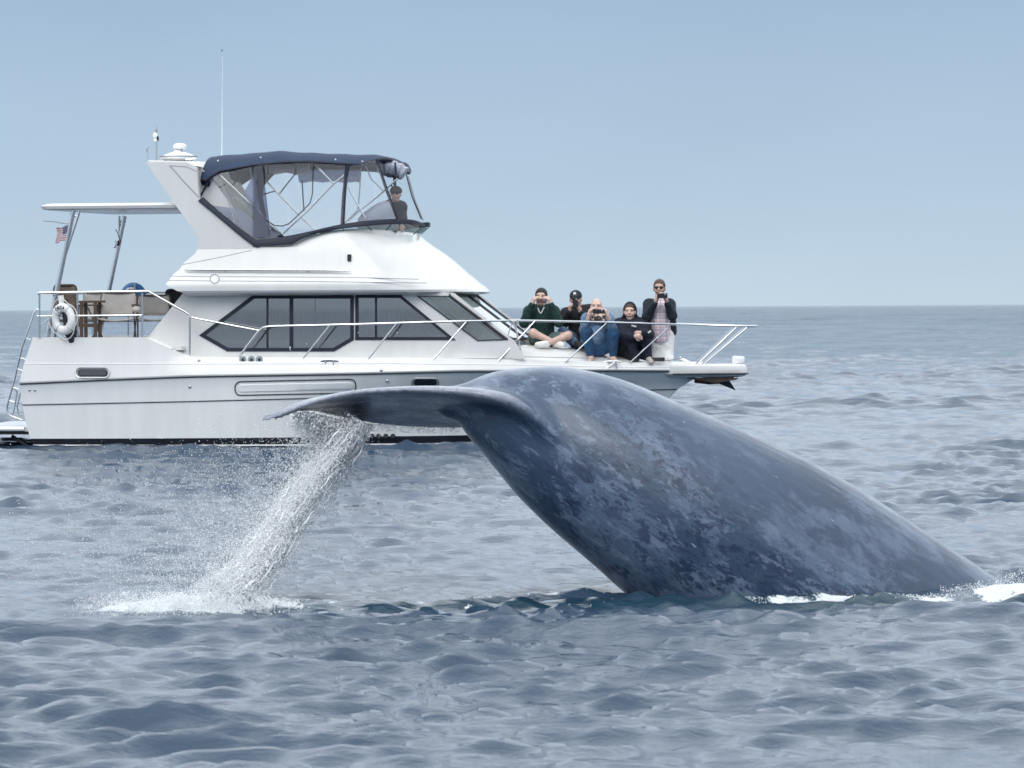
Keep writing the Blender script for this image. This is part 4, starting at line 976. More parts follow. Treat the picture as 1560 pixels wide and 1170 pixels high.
# ---- bimini
yb_ = 1.16
low = [(306, 274), (314, 276), (322, 270), (335, 262), (385, 253), (430, 248.5), (470, 247.5), (535, 251.5), (545, 252)]
top = [(305, 268), (309, 254), (314, 246), (326, 239.5), (360, 236.5), (400, 234), (420, 231.5), (432, 231), (470, 233.5), (530, 236), (578, 237), (596, 239.5), (607, 245), (616, 254), (621, 263)]
lowP = np.array([L(a, b, -yb_) for a, b in low]); topP = np.array([L(a, b, 0) for a, b in top])
xa_, xe_ = L(305, 270, -yb_)[0], L(621, 262, 0)[0]; g = G(); rings = []
for i in range(64):
    u = i/63; row = []
    for k in range(25):
        v = -1+2*k/24; y = yb_*math.copysign(1-(1-abs(v))**1.25, v) if abs(v) < 1 else yb_*v
        sag = abs(y/yb_)
        xs_ = xa_; xe = xe_-(xe_-L(549, 252, -yb_)[0])*sag**2.2
        x = xs_+(xe-xs_)*u
        zt_ = np.interp(x, topP[:, 0], topP[:, 2]); zl = np.interp(x, lowP[:, 0], lowP[:, 2])
        z = zl+(zt_-zl)*(1-sag**3.2)+.006*math.sin(u*40+y*3)*(1-sag)
        if sag > .999: z = zl
        row.append((x, y, z))
    rings.append(row)
g.loft(rings); o = g.build('bimini_top', m_navy, boat, sharp=60); bim = o
sd = o.modifiers.new('t', 'SOLIDIFY'); sd.thickness = .018; sd.offset = -1
# hems of the canvas
for s in (-1, 1):
    g = G(); g.tube([(p[0], s*yb_, p[2]+.01) for p in lowP], .020, 6); g.build('canvas_hem', m_navyd, bim)
g = G(); fe = rings[-1]; g.tube([(p[0]+.004, p[1], p[2]-.006) for p in fe], .028, 6); g.build('canvas_hem', m_navyd, bim)
g = G(); fe = rings[0]; g.loft([fe, [(p[0]+.01, p[1]*.97, p[2]-.07) for p in fe], [(p[0]+.12, p[1]*.95, p[2]-.10) for p in fe]]); g.build('canvas_hem', m_navy, bim)
for a, b in ((332, 245), (397, 240), (511, 243), (552, 246)): G().ell(L(a, b, -yb_*.93), (.012, .012, .012), 8, 5).build('snap_button', m_whitep, bim)
# rolled up curtains under the top
def roll(nm, pts, y, r, mt):
    g = G(); P = catmull([L(a, b, y) for a, b in pts], 5); g.tube(P, [r*(1+.12*math.sin(i*1.9)) for i in range(len(P))], 10); return g.build(nm, mt, bim)
m_roll = mat('rolled_vinyl', (.33, .35, .43), .35, noise=(12, .35, (1, 1, 5)))
r1 = roll('rolled_curtain', [(388, 256), (430, 255), (470, 258)], -.7, .085, m_roll)
for a in (408, 450): G().tube([L(a, 247, -.8), L(a, 267, -.8)], .018, 6).build('strap', m_navyd, r1)
x1_ = L(590, 254, -.9)
r2 = roll('rolled_curtain', [(576, 252, ), (592, 254), (606, 258), (617, 265)], -.62, .10, m_roll)
for a, b in ((585, 243), (602, 247)): G().tube([L(a, b, -.74), L(a+1, b+20, -.74)], .012, 6).build('strap', m_navyd, r2)
roll('rolled_curtain', [(580, 261), (596, 265), (610, 268)], -.5, .055, m_navyd)
roll('rolled_curtain', [(456, 268), (500, 267), (548, 268)], 1.0, .10, m_vgrey)
# bottom trim of the enclosure
trim_lo = [(302, 306), (330, 329), (384, 373), (400, 374.5), (440, 372.5), (462, 363), (482, 356), (515, 349.5), (550, 345), (575, 343), (605, 341.5), (632, 342), (648, 345)]
trim_hi = [(309, 300), (336, 324), (383, 361), (398, 364.5), (420, 362), (450, 357), (480, 350.5), (515, 342.5), (550, 337), (575, 334.5), (605, 333.5), (630, 335), (647, 341)]
def trim_y(a): return -1.50 if a < 440 else float(np.interp(a, [440, 550, 600, 630, 650], [-1.50, -1.42, -1.25, -.8, -.1]))
trims = []
for s in (1, -1):
    lo = [L(a, b, trim_y(a)) for a, b in trim_lo]; hi = [L(a, b, trim_y(a)+.02) for a, b in trim_hi]
    lo, hi = catmull(lo, 4), catmull(hi, 4)
    if s < 0: lo, hi = lo*np.array([1, -1, 1]), hi*np.array([1, -1, 1])
    out = np.array([0, -.03*s, 0]); g = G(); g.loft([list(hi), list((lo+hi)/2+out), list(lo+out*.5), list(lo-out*.6), list(hi-out)], ); o = g.build('enclosure_trim', m_navyd, bim, sharp=60); trims.append(o)
# bridge windscreen strip under the trim
g = G(); A_ = [(442, 371), (480, 357), (550, 345), (605, 341.5), (632, 342), (646, 345)]; B_ = [(442, 374), (480, 355.5), (550, 351), (600, 351.5), (626, 355), (631, 357)]
for s in (1, -1):
    a_ = catmull([L(a, b, trim_y(a)) for a, b in A_], 4)*np.array([1, s, 1]); b_ = catmull([L(a, b, trim_y(min(a+12, 650))*.96) for a, b in B_], 4)*np.array([1, s, 1]); g.loft([list(a_), list(b_)])
bws = g.build('bridge_windscreen', m_smoke, boat)
for a, b, c, d in ((522, 343, 523, 352), (600, 337, 588, 351), (645, 345, 630, 357), (560, 345, 566, 351)): G().tube([L(a, b, trim_y(a)), L(c, d, trim_y(c)*.97)], .008, 5).build('windscreen_frame', m_dark, bws)
# clear panels of the enclosure
def lowz(x): return float(np.interp(x, lowP[:, 0], lowP[:, 2]))
pan = [[(310, 299), (330, 266), (384, 254), (384, 361), (345, 332)], [(386, 254), (400, 251), (411, 345), (410, 362), (398, 364), (386, 361)],
       [(402, 251), (470, 248), (526, 252), (522, 341), (480, 350), (412, 361), (411, 345)], [(529, 252), (546, 252), (574, 243), (604, 333), (560, 336), (525, 341)]]
for s in (-1, 1):
    for i, p in enumerate(pan):
        P = [tuple(L(a, b, -1.20-.26*np.clip((b-255)/90, 0, 1))) for a, b in p]; P = P if s < 0 else flip(P)
        g = G(); g.addm(P, [tuple(range(len(P)))]); g.build('clear_curtain', m_vdark if (i == 1 and s < 0) else m_vinyl, bim, smooth=False)
# front panel corner
g = G(); g.addm([tuple(L(576, 245, -1.0)), tuple(L(605, 334, -1.2)), tuple(L(643, 338, -.3)), tuple(L(619, 268, -.3))], [(0, 1, 2, 3)]); g.build('clear_curtain', m_vinyl, bim, smooth=False)
# dark drape and drooping vinyl fold inside
g = G(); g.panel([L(a, b, -.9) for a, b in ((386, 254), (402, 250), (404, 262), (418, 265), (402, 283), (400, 300), (408, 340), (402, 336), (396, 318), (389, 300))], (0, 1, 0), .02).build('drawn_drape', m_navyd, bim)
g = G(); g.panel([L(a, b, -1.0) for a, b in ((380, 252), (389, 252), (396, 315), (408, 345), (395, 340), (380, 318), (368, 300), (383, 272))], (0, 1, 0), .006).build('vinyl_fold', m_vgrey, bim)
g = G(); g.panel([L(a, b, -1.1) for a, b in ((322, 312), (330, 314), (364, 318), (400, 345), (430, 358), (396, 363), (384, 360))], (0, 1, 0), .006).build('vinyl_fold', m_vgrey, bim)
# frame tubes and zips  (points, lateral, radius, material)
TU = [
 ([(332, 264), (431, 357)], -1.12, .014, m_steel), ([(329, 267), (426, 357)], 1.10, .012, m_steel),
 ([(318, 276), (303, 303)], -1.15, .016, m_navyd), ([(306, 298), (343, 281), (343, 281)], -1.0, .010, m_dark),
 ([(377, 254), (352, 285)], -1.0, .010, m_dark), ([(331, 265), (345, 298), (352, 318), (358, 343)], -1.1, .010, m_grey),
 ([(402, 272), (455, 327), (482, 353)], -.9, .013, m_steel), ([(395, 298), (419, 291)], -.9, .010, m_dark), ([(452, 262), (425, 296)], -.9, .010, m_dark),
 ([(430, 357), (470, 320), (505, 283), (527, 265)], -1.1, .013, m_steel), ([(479, 250), (508, 280)], -1.1, .013, m_steel), ([(530, 285), (556, 332)], -1.1, .012, m_steel),
 ([(477, 250), (476, 295), (472, 310), (455, 327), (440, 341), (430, 344.5), (418, 343.5), (406, 335), (398, 322), (394, 300), (391, 275)], -1.26, .009, m_dark),
 ([(460, 274), (463, 322)], .9, .010, m_dark), ([(550, 254), (548, 290), (545, 320), (530, 335), (524, 341)], -.9, .009, m_grey),
 ([(556, 250), (565, 272), (584, 291)], -.9, .010, m_grey), ([(606, 272), (583, 293), (566, 307), (545, 323), (531, 336)], -.9, .011, m_steel),
 ([(601, 268), (602, 291)], -.3, .022, m_dark), ([(596, 281), (600, 292)], -.3, .012, m_dark),
 ([(619, 266), (628, 300), (642, 334)], -.35, .010, m_dark), ([(622, 268), (632, 305), (645, 336)], -.25, .008, m_grey),
 ([(345, 299), (350, 304), (358, 300), (366, 306), (380, 310)], -1.1, .008, m_grey), ([(312, 297), (335, 308), (338, 312)], -1.0, .008, m_grey),
]
for P, y, r, mt in TU:
    g = G(); g.tube([L(a, b, y) for a, b in P], r, 6); g.build('canopy_frame' if mt is m_steel or r > .0125 else 'canopy_strap', mt, bim)
for P, y, w in (([(529, 252), (524, 296), (521.5, 342)], -1.25, .028), ([(573.5, 243), (589, 290), (605, 334)], -1.22, .022)):
    Q = [L(a, b, y) for a, b in P]; g = G(); g.loft([[(q[0]-w, q[1], q[2]) for q in Q], [(q[0]+w, q[1], q[2]) for q in Q], [(q[0]+w, q[1]+.02, q[2]) for q in Q], [(q[0]-w, q[1]+.02, q[2]) for q in Q]], closed_ring=False); g.build('curtain_border', m_navyd, bim)
# covered helm seat on the bridge
b0 = L(580, 350, -.1); g = G(); rr_ = []
prof = [(545, 334), (550, 327), (562, 318), (574, 310), (586, 306), (594, 307), (600, 318), (604, 334)]
for y, s in ((-.95, .75), (-.85, 1), (-.5, 1), (.0, .9), (.25, .5)):
    rr_.append([L(575+(a-575)*(.7+.3*s), 345+(b-345)*s, y) for a, b in prof]+[L(606, 352, y), L(545, 352, y)])
g.loft(rr_, closed_ring=True, cap=True); g.build('helm_seat_cover', mat('grey_cover', (.22, .25, .31), .75, noise=(6, .2)), boat, sharp=60)
g = G(); g.tube([L(a, b, 0) for a, b in ((378, 356), (395, 353), (425, 357))], .012, 6); g.tube([L(a, b, .1) for a, b in ((400, 360), (402, 354), (412, 358))], .01, 6); g.build('bridge_grab_rail', m_steel, boat)

# ================================================================== implicit surfaces for bodies and clothes
def surface_nets(phi, org, h):
    s = phi < 0; nx, ny, nz = phi.shape
    cor = [(i, j, k) for i in (0, 1) for j in (0, 1) for k in (0, 1)]
    sl = lambda a, c: a[c[0]:nx-1+c[0], c[1]:ny-1+c[1], c[2]:nz-1+c[2]]
    cnt = sum(sl(s, c).astype(np.int8) for c in cor); act = (cnt > 0) & (cnt < 8)
    idx = -np.ones(act.shape, dtype=np.int64); ii = np.argwhere(act); idx[act] = np.arange(len(ii))
    P = np.zeros((len(ii), 3)); Wt = np.zeros(len(ii))
    for a in cor:
        for ax in range(3):
            if a[ax] == 0:
                b = list(a); b[ax] = 1; va = phi[ii[:, 0]+a[0], ii[:, 1]+a[1], ii[:, 2]+a[2]]; vb = phi[ii[:, 0]+b[0], ii[:, 1]+b[1], ii[:, 2]+b[2]]
                m = (va < 0) != (vb < 0); t = np.where(m, va/np.where(m, va-vb, 1), 0); p = np.tile(np.array(a, float), (len(ii), 1)); p[:, ax] = t
                P += p*m[:, None]; Wt += m
    V = (ii+P/np.maximum(Wt, 1)[:, None])*h+org; Q = []
    for ax in range(3):
        u, v = (ax+1) % 3, (ax+2) % 3; d = [0, 0, 0]; d[ax] = 1
        A = phi[:nx-d[0], :ny-d[1], :nz-d[2]]; B = phi[d[0]:, d[1]:, d[2]:]
        e = np.argwhere((A < 0) != (B < 0)); e = e[(e[:, u] > 0) & (e[:, v] > 0)]
        sg = phi[e[:, 0], e[:, 1], e[:, 2]] < 0
        def c(du, dv): q = e.copy(); q[:, u] -= du; q[:, v] -= dv; q = np.minimum(q, np.array(act.shape)-1); return idx[q[:, 0], q[:, 1], q[:, 2]]
        q = np.stack([c(0, 0), c(1, 0), c(1, 1), c(0, 1)], 1); q[~sg] = q[~sg][:, ::-1]; Q.append(q)
    Q = np.concatenate(Q); return V, Q[(Q >= 0).all(1)]
def cap_(a, b, ra, rb=None, k=.03): return ('c', np.array(a, float), np.array(b, float), ra, ra if rb is None else rb, k)
def ell_(c, r, B=None, k=.02): return ('e', np.array(c, float), np.array(r, float), np.eye(3) if B is None else B, 0, k)
def blob(name, prims, h, mt, parent, base, cuts=()):
    lo = np.min([np.minimum(p[1], p[2] if p[0] == 'c' else p[1])-(max(p[3], p[4]) if p[0] == 'c' else p[2].max()) for p in prims], axis=0)-3*h
    hi = np.max([np.maximum(p[1], p[2] if p[0] == 'c' else p[1])+(max(p[3], p[4]) if p[0] == 'c' else p[2].max()) for p in prims], axis=0)+3*h
    n = np.ceil((hi-lo)/h).astype(int)+1; phi = np.full(n, .3, dtype=np.float32)
    for p in prims:
        R = (max(p[3], p[4]) if p[0] == 'c' else p[2].max())+p[5]+.03
        a = p[1]; b = p[2] if p[0] == 'c' else p[1]
        i0 = np.maximum(((np.minimum(a, b)-R-lo)/h).astype(int), 0); i1 = np.minimum(((np.maximum(a, b)+R-lo)/h).astype(int)+2, n)
        X = np.stack(np.meshgrid(*[lo[i]+h*np.arange(i0[i], i1[i]) for i in range(3)], indexing='ij'), -1)
        if p[0] == 'c':
            ab = b-a; t = np.clip(((X-a)@ab)/max(1e-9, ab@ab), 0, 1); d = np.linalg.norm(X-a-t[..., None]*ab, axis=-1)-(p[3]+(p[4]-p[3])*t)
        else:
            q = (X-a)@p[3].T/p[2]; d = (np.linalg.norm(q, axis=-1)-1)*p[2].min()
        w = tuple(slice(i0[i], i1[i]) for i in range(3)); o = phi[w]; k = p[5]
        hh = np.maximum(k-np.abs(o-d), 0)/k; phi[w] = np.minimum(o, d)-hh*hh*k*.25
    for (pt, nr) in cuts:                                # keep only the side the normal points to
        X = np.stack(np.meshgrid(*[lo[i]+h*np.arange(n[i]) for i in range(3)], indexing='ij'), -1)
        phi = np.maximum(phi, -((X-np.array(pt))@np.array(nr)))
    V, Q = surface_nets(phi, lo, h)
    return add(name, V, Q, mt, parent, base, sharp=None)

def cloth(nm, col, rough=.85, amt=.18): return mat(nm, col, rough, noise=(7, amt), bump=(11, .035))
m_skin = mat('skin', (.50, .32, .25), .5, noise=(14, .10)); m_skin2 = mat('fair_skin', (.58, .40, .33), .5, noise=(14, .10))
m_hair = mat('dark_hair', (.020, .014, .011), .6, bump=(60, .01)); m_hair2 = mat('brown_hair', (.075, .045, .028), .6, bump=(60, .01))
m_eye = mat('eye_dark', (.02, .015, .012), .3); m_lip = mat('lips', (.36, .16, .13), .5); m_shade = mat('sunglass_lens', (.008, .008, .01), .1)
m_phone = mat('phone_black', (.015, .015, .018), .2)

def unit(v): v = np.array(v, float); return v/np.linalg.norm(v)
class Person:
    def __init__(s, label, base_px, J, face=(0, -1, 0), tilt=0, skin=m_skin, sc=1.0):
        s.J = {k: L(*v) for k, v in J.items()}; s.base = L(*base_px); s.e = place('person', s.base); tag(s.e, label, 'person'); s.skinm = skin; s.sc = sc
        f = unit(face); s.f = unit(f+np.array([0, 0, -tilt])); s.r = unit(np.cross(s.f, (0, 0, 1))); s.u = np.cross(s.r, s.f); s.prims = []; s.hp = []
    def at(s, r=0, f=0, u=0): return s.J['head']+s.sc*(s.r*r+s.f*f+s.u*u)
    def head(s, nose=True):
        B = np.stack([s.r, s.f, s.u]); k = s.sc
        P = [ell_(s.at(0, -.008, .022), np.array([.073, .092, .092])*k, B), cap_(s.at(0, .022, -.045), s.at(0, .035, -.085), .056*k, .036*k, .03),
             cap_(s.at(0, .083, .012), s.at(0, .102, -.022), .010*k, .016*k, .015), ell_(s.at(-.076, 0, -.008), np.array([.014, .024, .034])*k, B, .01), ell_(s.at(.076, 0, -.008), np.array([.014, .024, .034])*k, B, .01),
             cap_(s.at(-.04, .068, .032), s.at(.04, .068, .032), .017*k, .017*k, .02), ell_(s.at(-.04, .062, -.028), np.array([.024, .02, .024])*k, B, .02), ell_(s.at(.04, .062, -.028), np.array([.024, .02, .024])*k, B, .02),
             cap_(s.at(-.018, .080, -.056), s.at(.018, .080, -.056), .011*k, .011*k, .01)]
        s.prims += P
    def face_parts(s, eyes=True, glasses=False, brow=m_hair):
        g = lambda r, f, u, rr, nm, mt: G().ell(s.at(r, f, u)-s.base, rr, 10, 6).build(nm, mt, s.e)
        if glasses:
            q = G()
            for sgn in (-1, 1):
                q.ell(s.at(sgn*.033, .088, .010), (.029, .012, .020), 12, 7); q.tube([s.at(sgn*.058, .082, .016), s.at(sgn*.078, .01, .012)], .004, 5)
            q.tube([s.at(-.02, .095, .014), s.at(.02, .095, .014)], .005, 5); q.build('sunglasses', m_shade, s.e, off=s.base)
        elif eyes:
            for sgn in (-1, 1):
                g(sgn*.031, .078, .008, (.0095, .006, .0055), 'eye', m_eye)
                G().tube([s.at(sgn*.014, .086, .028), s.at(sgn*.046, .080, .030)], .0065, 5).build('eyebrow', brow, s.e, off=s.base)
        g(0, .088, -.056, (.023, .008, .007), 'mouth', m_lip)
    def hair(s, mt, grow=.013, low=.0, back=.05, hood=False):
        B = np.stack([s.r, s.f, s.u]); k = s.sc
        P = [ell_(s.at(0, -.016, .034), np.array([.073+grow, .088+grow, .086+grow])*k, B), ell_(s.at(0, -.05, -.02), np.array([.066, .05, .07])*k, B, .03)]
        blob('hair', P, .010, mt, s.e, s.base, cuts=[(s.at(0, .052, .040), unit(-s.f*.75+s.u*.65))])
    def hand(s, wr, dirv, side, curl, spread=.019):
        d, sd, cu = unit(dirv), unit(side), unit(curl); k = s.sc
        for q in (-.018, 0, .018): s.prims.append(cap_(wr+d*.01, wr+d*.075*k+sd*q*k, .019*k, .0165*k, .012))
        for i in range(4):
            b = wr+d*.078*k+sd*(i-1.5)*spread*k; ln = (.034, .040, .037, .028)[i]*k
            m1 = b+unit(d*.7+cu*.6)*ln; m2 = m1+unit(d*.05+cu)*ln*.8
            s.hp += [cap_(b-d*.01, m1, .0100*k, .0092*k, .004), cap_(m1, m2, .0092*k, .0080*k, .004)]
        t0 = wr+d*.025*k-sd*.030*k; t1 = t0+unit(d*.8-sd*.7+cu*.2)*.036*k; t2 = t1+unit(d*.9+cu*.4)*.028*k
        s.hp += [cap_(t0, t1, .0125*k, .0105*k, .008), cap_(t1, t2, .0105*k, .0085*k, .004)]
    def limb(s, a, b, ra, rb, k=.03): s.prims.append(cap_(s.J[a], s.J[b], ra*s.sc, rb*s.sc, k))
    def body(s, legs=True):
        J = s.J; k = s.sc
        s.prims += [cap_(J['neck'], J['head']-s.u*.05, .052*k, .050*k), cap_(J['chest'], J['pelvis'], .125*k, .125*k, .06), cap_(J['chest'], J['neck'], .09*k, .055*k, .05), cap_(J['shR'], J['shL'], .052*k, .052*k, .06)]
        for q in 'RL':
            s.limb('sh'+q, 'el'+q, .050, .040); s.limb('el'+q, 'wr'+q, .041, .027)
            if legs: s.limb('hip'+q, 'kn'+q, .080, .056); s.limb('kn'+q, 'an'+q, .055, .036); s.prims.append(cap_(J['an'+q]+np.array([0, 0, -.0]), J['to'+q], .034*k, .022*k))
    def finish(s, h=.0085): blob('body', s.prims+s.hp, h, s.skinm, s.e, s.base)
    def garment(s, nm, segs, mt, h=.012, cuts=()):
        J = s.J; P = []
        for a, b, ra, rb, *k in segs:
            A = J[a] if isinstance(a, str) else a; B_ = J[b] if isinstance(b, str) else b
            P.append(cap_(A, B_, ra*s.sc, rb*s.sc, k[0] if k else .035))
        return blob(nm, P, h, mt, s.e, s.base, cuts)
    def mix(s, a, b, t): return s.J[a]+(s.J[b]-s.J[a])*t
def sweater(p, mt, nm='sweater', bulk=1.0, sleeve=.93, extra=()):
    segs = [('chest', 'pelvis', .150*bulk, .155*bulk, .06), ('chest', p.mix('chest', 'neck', .6), .125*bulk, .075, .06), ('shR', 'shL', .078*bulk, .078*bulk, .06)]
    for q in 'RL': segs += [('sh'+q, 'el'+q, .072*bulk, .060*bulk, .05), ('el'+q, p.mix('el'+q, 'wr'+q, sleeve), .060*bulk, .042*bulk, .03)]
    return p.garment(nm, segs+list(extra), mt)
def device(pxy, size, label, cat, mt=m_phone, rot=0, nm='phone', lens=True):
    b = L(*pxy); e = place(nm, b); tag(e, label, cat); w, d, h = size; a = math.radians(rot); c, s_ = math.cos(a), math.sin(a)
    g = G(); g.box((-w/2, -d/2, -h/2), (w/2, d/2, h/2)); g.v = [(x*c-z*s_, y, x*s_+z*c) for x, y, z in g.v]; o = g.build('casing', mt, e, sharp=20)
    bv = o.modifiers.new('b', 'BEVEL'); bv.width = .004; bv.segments = 2
    if lens: G().lathe([(0, -.006), (.011, -.006), (.011, .004), (0, .004)], (w*.28*c-h*.28*s_, -d/2, w*.28*s_+h*.28*c), 12, 'y').build('lens', m_steel, e)
    return e
X = lambda *a: np.array(a, float)

# --- man in the green hoodie, cross-legged
p = Person('man in dark green hoodie and shorts sitting cross-legged on the foredeck', (826, 527, -.35),
  dict(head=(824.5, 452.5, -.42), neck=(825, 467, -.38), chest=(826, 483, -.36), pelvis=(826, 517, -.30), shR=(807, 475, -.38), shL=(843, 475, -.38), elR=(798.5, 492, -.52), elL=(851, 491, -.52),
       wrR=(811, 463, -.60), wrL=(839, 463, -.60), hipR=(817, 518, -.34), hipL=(835, 518, -.34), knR=(812, 507, -.66), knL=(866, 511, -.50), anR=(846, 523, -.66), anL=(834, 523, -.80), toR=(856, 525, -.68), toL=(819, 525.5, -.84)), skin=m_skin2)
p.head(); p.body(); p.hand(p.J['wrR'], (.35, -.2, .8), (.6, -.6, -.2), (.8, .1, .1)); p.hand(p.J['wrL'], (-.35, -.2, .8), (-.6, -.6, -.2), (-.8, .1, .1)); p.finish(); p.hair(m_hair, .014); p.face_parts()
sweater(p, cloth('green_fleece', (.007, .030, .027)), 'hoodie', 1.12, extra=[(p.mix('chest', 'neck', .7)+X(-.09, .02, .02), p.mix('chest', 'neck', .7)+X(.09, .02, .02), .058, .058, .05)])
p.garment('shorts', [('pelvis', 'pelvis', .150, .150), ('hipR', p.mix('hipR', 'knR', .62), .105, .088), ('hipL', p.mix('hipL', 'knL', .55), .105, .085)], cloth('grey_green_cotton', (.10, .15, .15)))
p.garment('shoe', [(p.mix('anL', 'toL', .1)+X(0, 0, -.01), p.J['toL'], .052, .042)], cloth('white_canvas', (.72, .70, .66)), .008)
p.garment('shoe', [(p.mix('anR', 'toR', .1)+X(0, 0, -.01), p.J['toR'], .050, .040)], cloth('white_canvas_b', (.72, .70, .66)), .008)
G().tube([p.J['neck']+X(-.04, -.115, -.02), p.J['neck']+X(-.01, -.16, -.08), p.J['neck']+X(.005, -.165, -.10), p.J['neck']+X(.03, -.15, -.06), p.J['neck']+X(.05, -.11, -.01)], .009, 6).build('collar', mat('white_collar', (.6, .62, .64), .8), p.e, off=p.base)
device((825, 458.5, -.665), (.145, .03, .058), 'brown camera held up to the eyes of the man in the green hoodie', 'camera', mat('camera_brown', (.09, .045, .035), .5), nm='camera')

# --- man in the cap
p = Person('man in black cap and black sweater raising a phone upright on the foredeck', (883, 527, .05),
  dict(head=(877, 455.5, -.06), neck=(881, 468, 0), chest=(883, 484, .02), pelvis=(884, 517, .08), shR=(863, 478, 0), shL=(898, 473, .02), elR=(858, 494, -.12), elL=(897, 491, -.12),
       wrR=(868, 474, -.27), wrL=(884, 476, -.27), hipR=(875, 518, 0), hipL=(892, 518, 0), knR=(858, 506, -.26), knL=(900, 508, -.3), anR=(878, 523, -.42), anL=(886, 526, -.3), toR=(884, 525.5, -.50), toL=(878, 528, -.34)))
p.head(); p.body(); p.hand(p.J['wrR'], (.15, -.25, .9), (.5, -.7, .0), (.9, .1, .1)); p.hand(p.J['wrL'], (-.25, -.25, .8), (-.5, -.7, 0), (-.9, .1, .2)); p.finish(); p.hair(m_hair, .010); p.face_parts(glasses=True)
sweater(p, cloth('black_knit', (.012, .012, .017)), 'sweater', 1.10)
p.garment('jeans', [('pelvis', 'pelvis', .145, .145), ('hipR', 'knR', .100, .074), ('hipL', 'knL', .100, .074), ('knR', p.mix('knR', 'anR', .85), .070, .054), ('knL', p.mix('knL', 'anL', .85), .070, .052)], cloth('faded_jeans', (.09, .15, .25)))
p.garment('shoe', [('anR', 'toR', .044, .036)], m_dark, .008); p.garment('shoe', [('anL', 'toL', .044, .036)], m_dark, .008)
B = np.stack([p.r, p.f, p.u]); m_cap = cloth('black_cap', (.014, .016, .022))
cp = blob('cap', [ell_(p.at(0, -.012, .045), X(.088, .106, .082), B), cap_(p.at(-.045, .085, .038), p.at(-.015, .135, .030), .016, .010, .03), cap_(p.at(.045, .085, .038), p.at(.015, .135, .030), .016, .010, .03), cap_(p.at(0, .08, .04), p.at(0, .14, .032), .018, .010, .03)], .008, m_cap, p.e, p.base, cuts=[(p.at(0, 0, .018), p.u)])
q = p.at(.004, .094, .078); g = G(); g.lathe([(0, -.004), (.021, -.004), (.021, .006), (0, .006)], (q[0], q[1], q[2]), 16, 'y'); g.build('cap_badge', m_whitep, cp, off=p.base)
device((876.5, 460.5, -.36), (.075, .010, .145), 'dark phone held upright by the man in the black cap', 'phone', rot=8)

# --- bald person in denim
p = Person('bald person in blue denim and sandals squatting on the foredeck with patterned scarf', (915, 550, -.72),
  dict(head=(909, 467.5, -.50), neck=(910, 480, -.46), chest=(911, 493, -.43), pelvis=(911, 524, -.36), shR=(894.5, 486, -.46), shL=(926, 486, -.46), elR=(889.5, 503, -.58), elL=(934, 502, -.58),
       wrR=(898, 480, -.70), wrL=(925, 481, -.70), hipR=(902, 526, -.40), hipL=(921, 526, -.40), knR=(894, 508, -.62), knL=(934, 508, -.60), anR=(900, 545, -.62), anL=(934, 545.5, -.58), toR=(898.5, 550.5, -.74), toL=(940, 551, -.70)), skin=m_skin2)
p.head(); p.body(); p.hand(p.J['wrR'], (.25, -.2, .85), (.5, -.6, -.1), (.9, .1, .1)); p.hand(p.J['wrL'], (-.3, -.2, .8), (-.5, -.6, -.1), (-.9, .1, .1)); p.finish(); p.face_parts(brow=m_hair2)
m_den = cloth('denim_shirt', (.13, .20, .31), amt=.5); m_jean = cloth('blue_jeans', (.018, .065, .145), amt=.4)
sweater(p, m_den, 'denim_shirt', 1.06, .60, extra=[(p.J['pelvis']+X(0, -.18, .10), p.J['chest']+X(0, -.06, -.05), .13, .10, .06)])
p.garment('jeans', [('pelvis', 'pelvis', .165, .165), ('hipR', 'knR', .115, .088), ('hipL', 'knL', .115, .088), ('knR', p.mix('knR', 'anR', .82), .084, .058), ('knL', p.mix('knL', 'anL', .82), .084, .058), (p.J['pelvis']+X(-.03, -.12, -.05), p.J['pelvis']+X(.06, -.12, -.04), .13, .12, .06)], m_jean)
m_scarf = bpy.data.materials.new('patterned_scarf'); m_scarf.use_nodes = True; t_ = m_scarf.node_tree
vo = t_.nodes.new('ShaderNodeTexVoronoi'); vo.inputs['Scale'].default_value = 38; tcx = t_.nodes.new('ShaderNodeTexCoord'); rp = t_.nodes.new('ShaderNodeValToRGB'); rp.color_ramp.interpolation = 'CONSTANT'
rp.color_ramp.elements[0].color = (.03, .02, .02, 1); rp.color_ramp.elements[1].position = .5; rp.color_ramp.elements[1].color = (.62, .50, .44, 1); e_ = rp.color_ramp.elements.new(.75); e_.color = (.16, .07, .05, 1)
t_.links.new(tcx.outputs['Object'], vo.inputs['Vector']); t_.links.new(vo.outputs['Color'], rp.inputs[0]); t_.links.new(rp.outputs[0], t_.nodes['Principled BSDF'].inputs['Base Color'])
c_ = p.J['neck']; p.garment('scarf', [(c_+X(-.11, -.05, .0), c_+X(0, -.15, -.055), .045, .055, .03), (c_+X(.12, -.04, .01), c_+X(0, -.15, -.055), .05, .055, .03), (c_+X(-.02, -.16, -.05), c_+X(.08, -.15, -.09), .05, .045, .03), (c_+X(-.1, 0, .0), c_+X(.1, 0, .0), .05, .05, .03)], m_scarf, .009)
for q in 'RL':
    a = p.J['an'+q]; t = p.J['to'+q]; g = G(); d = unit((t-a)*X(1, 1, 0)); s_ = np.cross(d, (0, 0, 1)); z = t[2]-.022; a0 = a-d*.04; pts = []
    for k in range(16):
        th_ = 2*math.pi*k/16; c = (a0+t+d*.05)/2; pts.append((c+d*.105*math.cos(th_)*1.1+s_*.042*math.sin(th_))*X(1, 1, 0)+X(0, 0, z-.014))
    g.panel(pts, (0, 0, 1), .016); g.tube([t-s_*.038+X(0, 0, -.01), t-d*.03+X(0, 0, .03), t+s_*.038+X(0, 0, -.01)], .007, 6); g.build('sandal', m_brown, p.e, off=p.base)
device((912, 474.5, -.775), (.17, .018, .06), 'dark wide phone held level in front of the face of the bald person', 'phone', rot=-2)

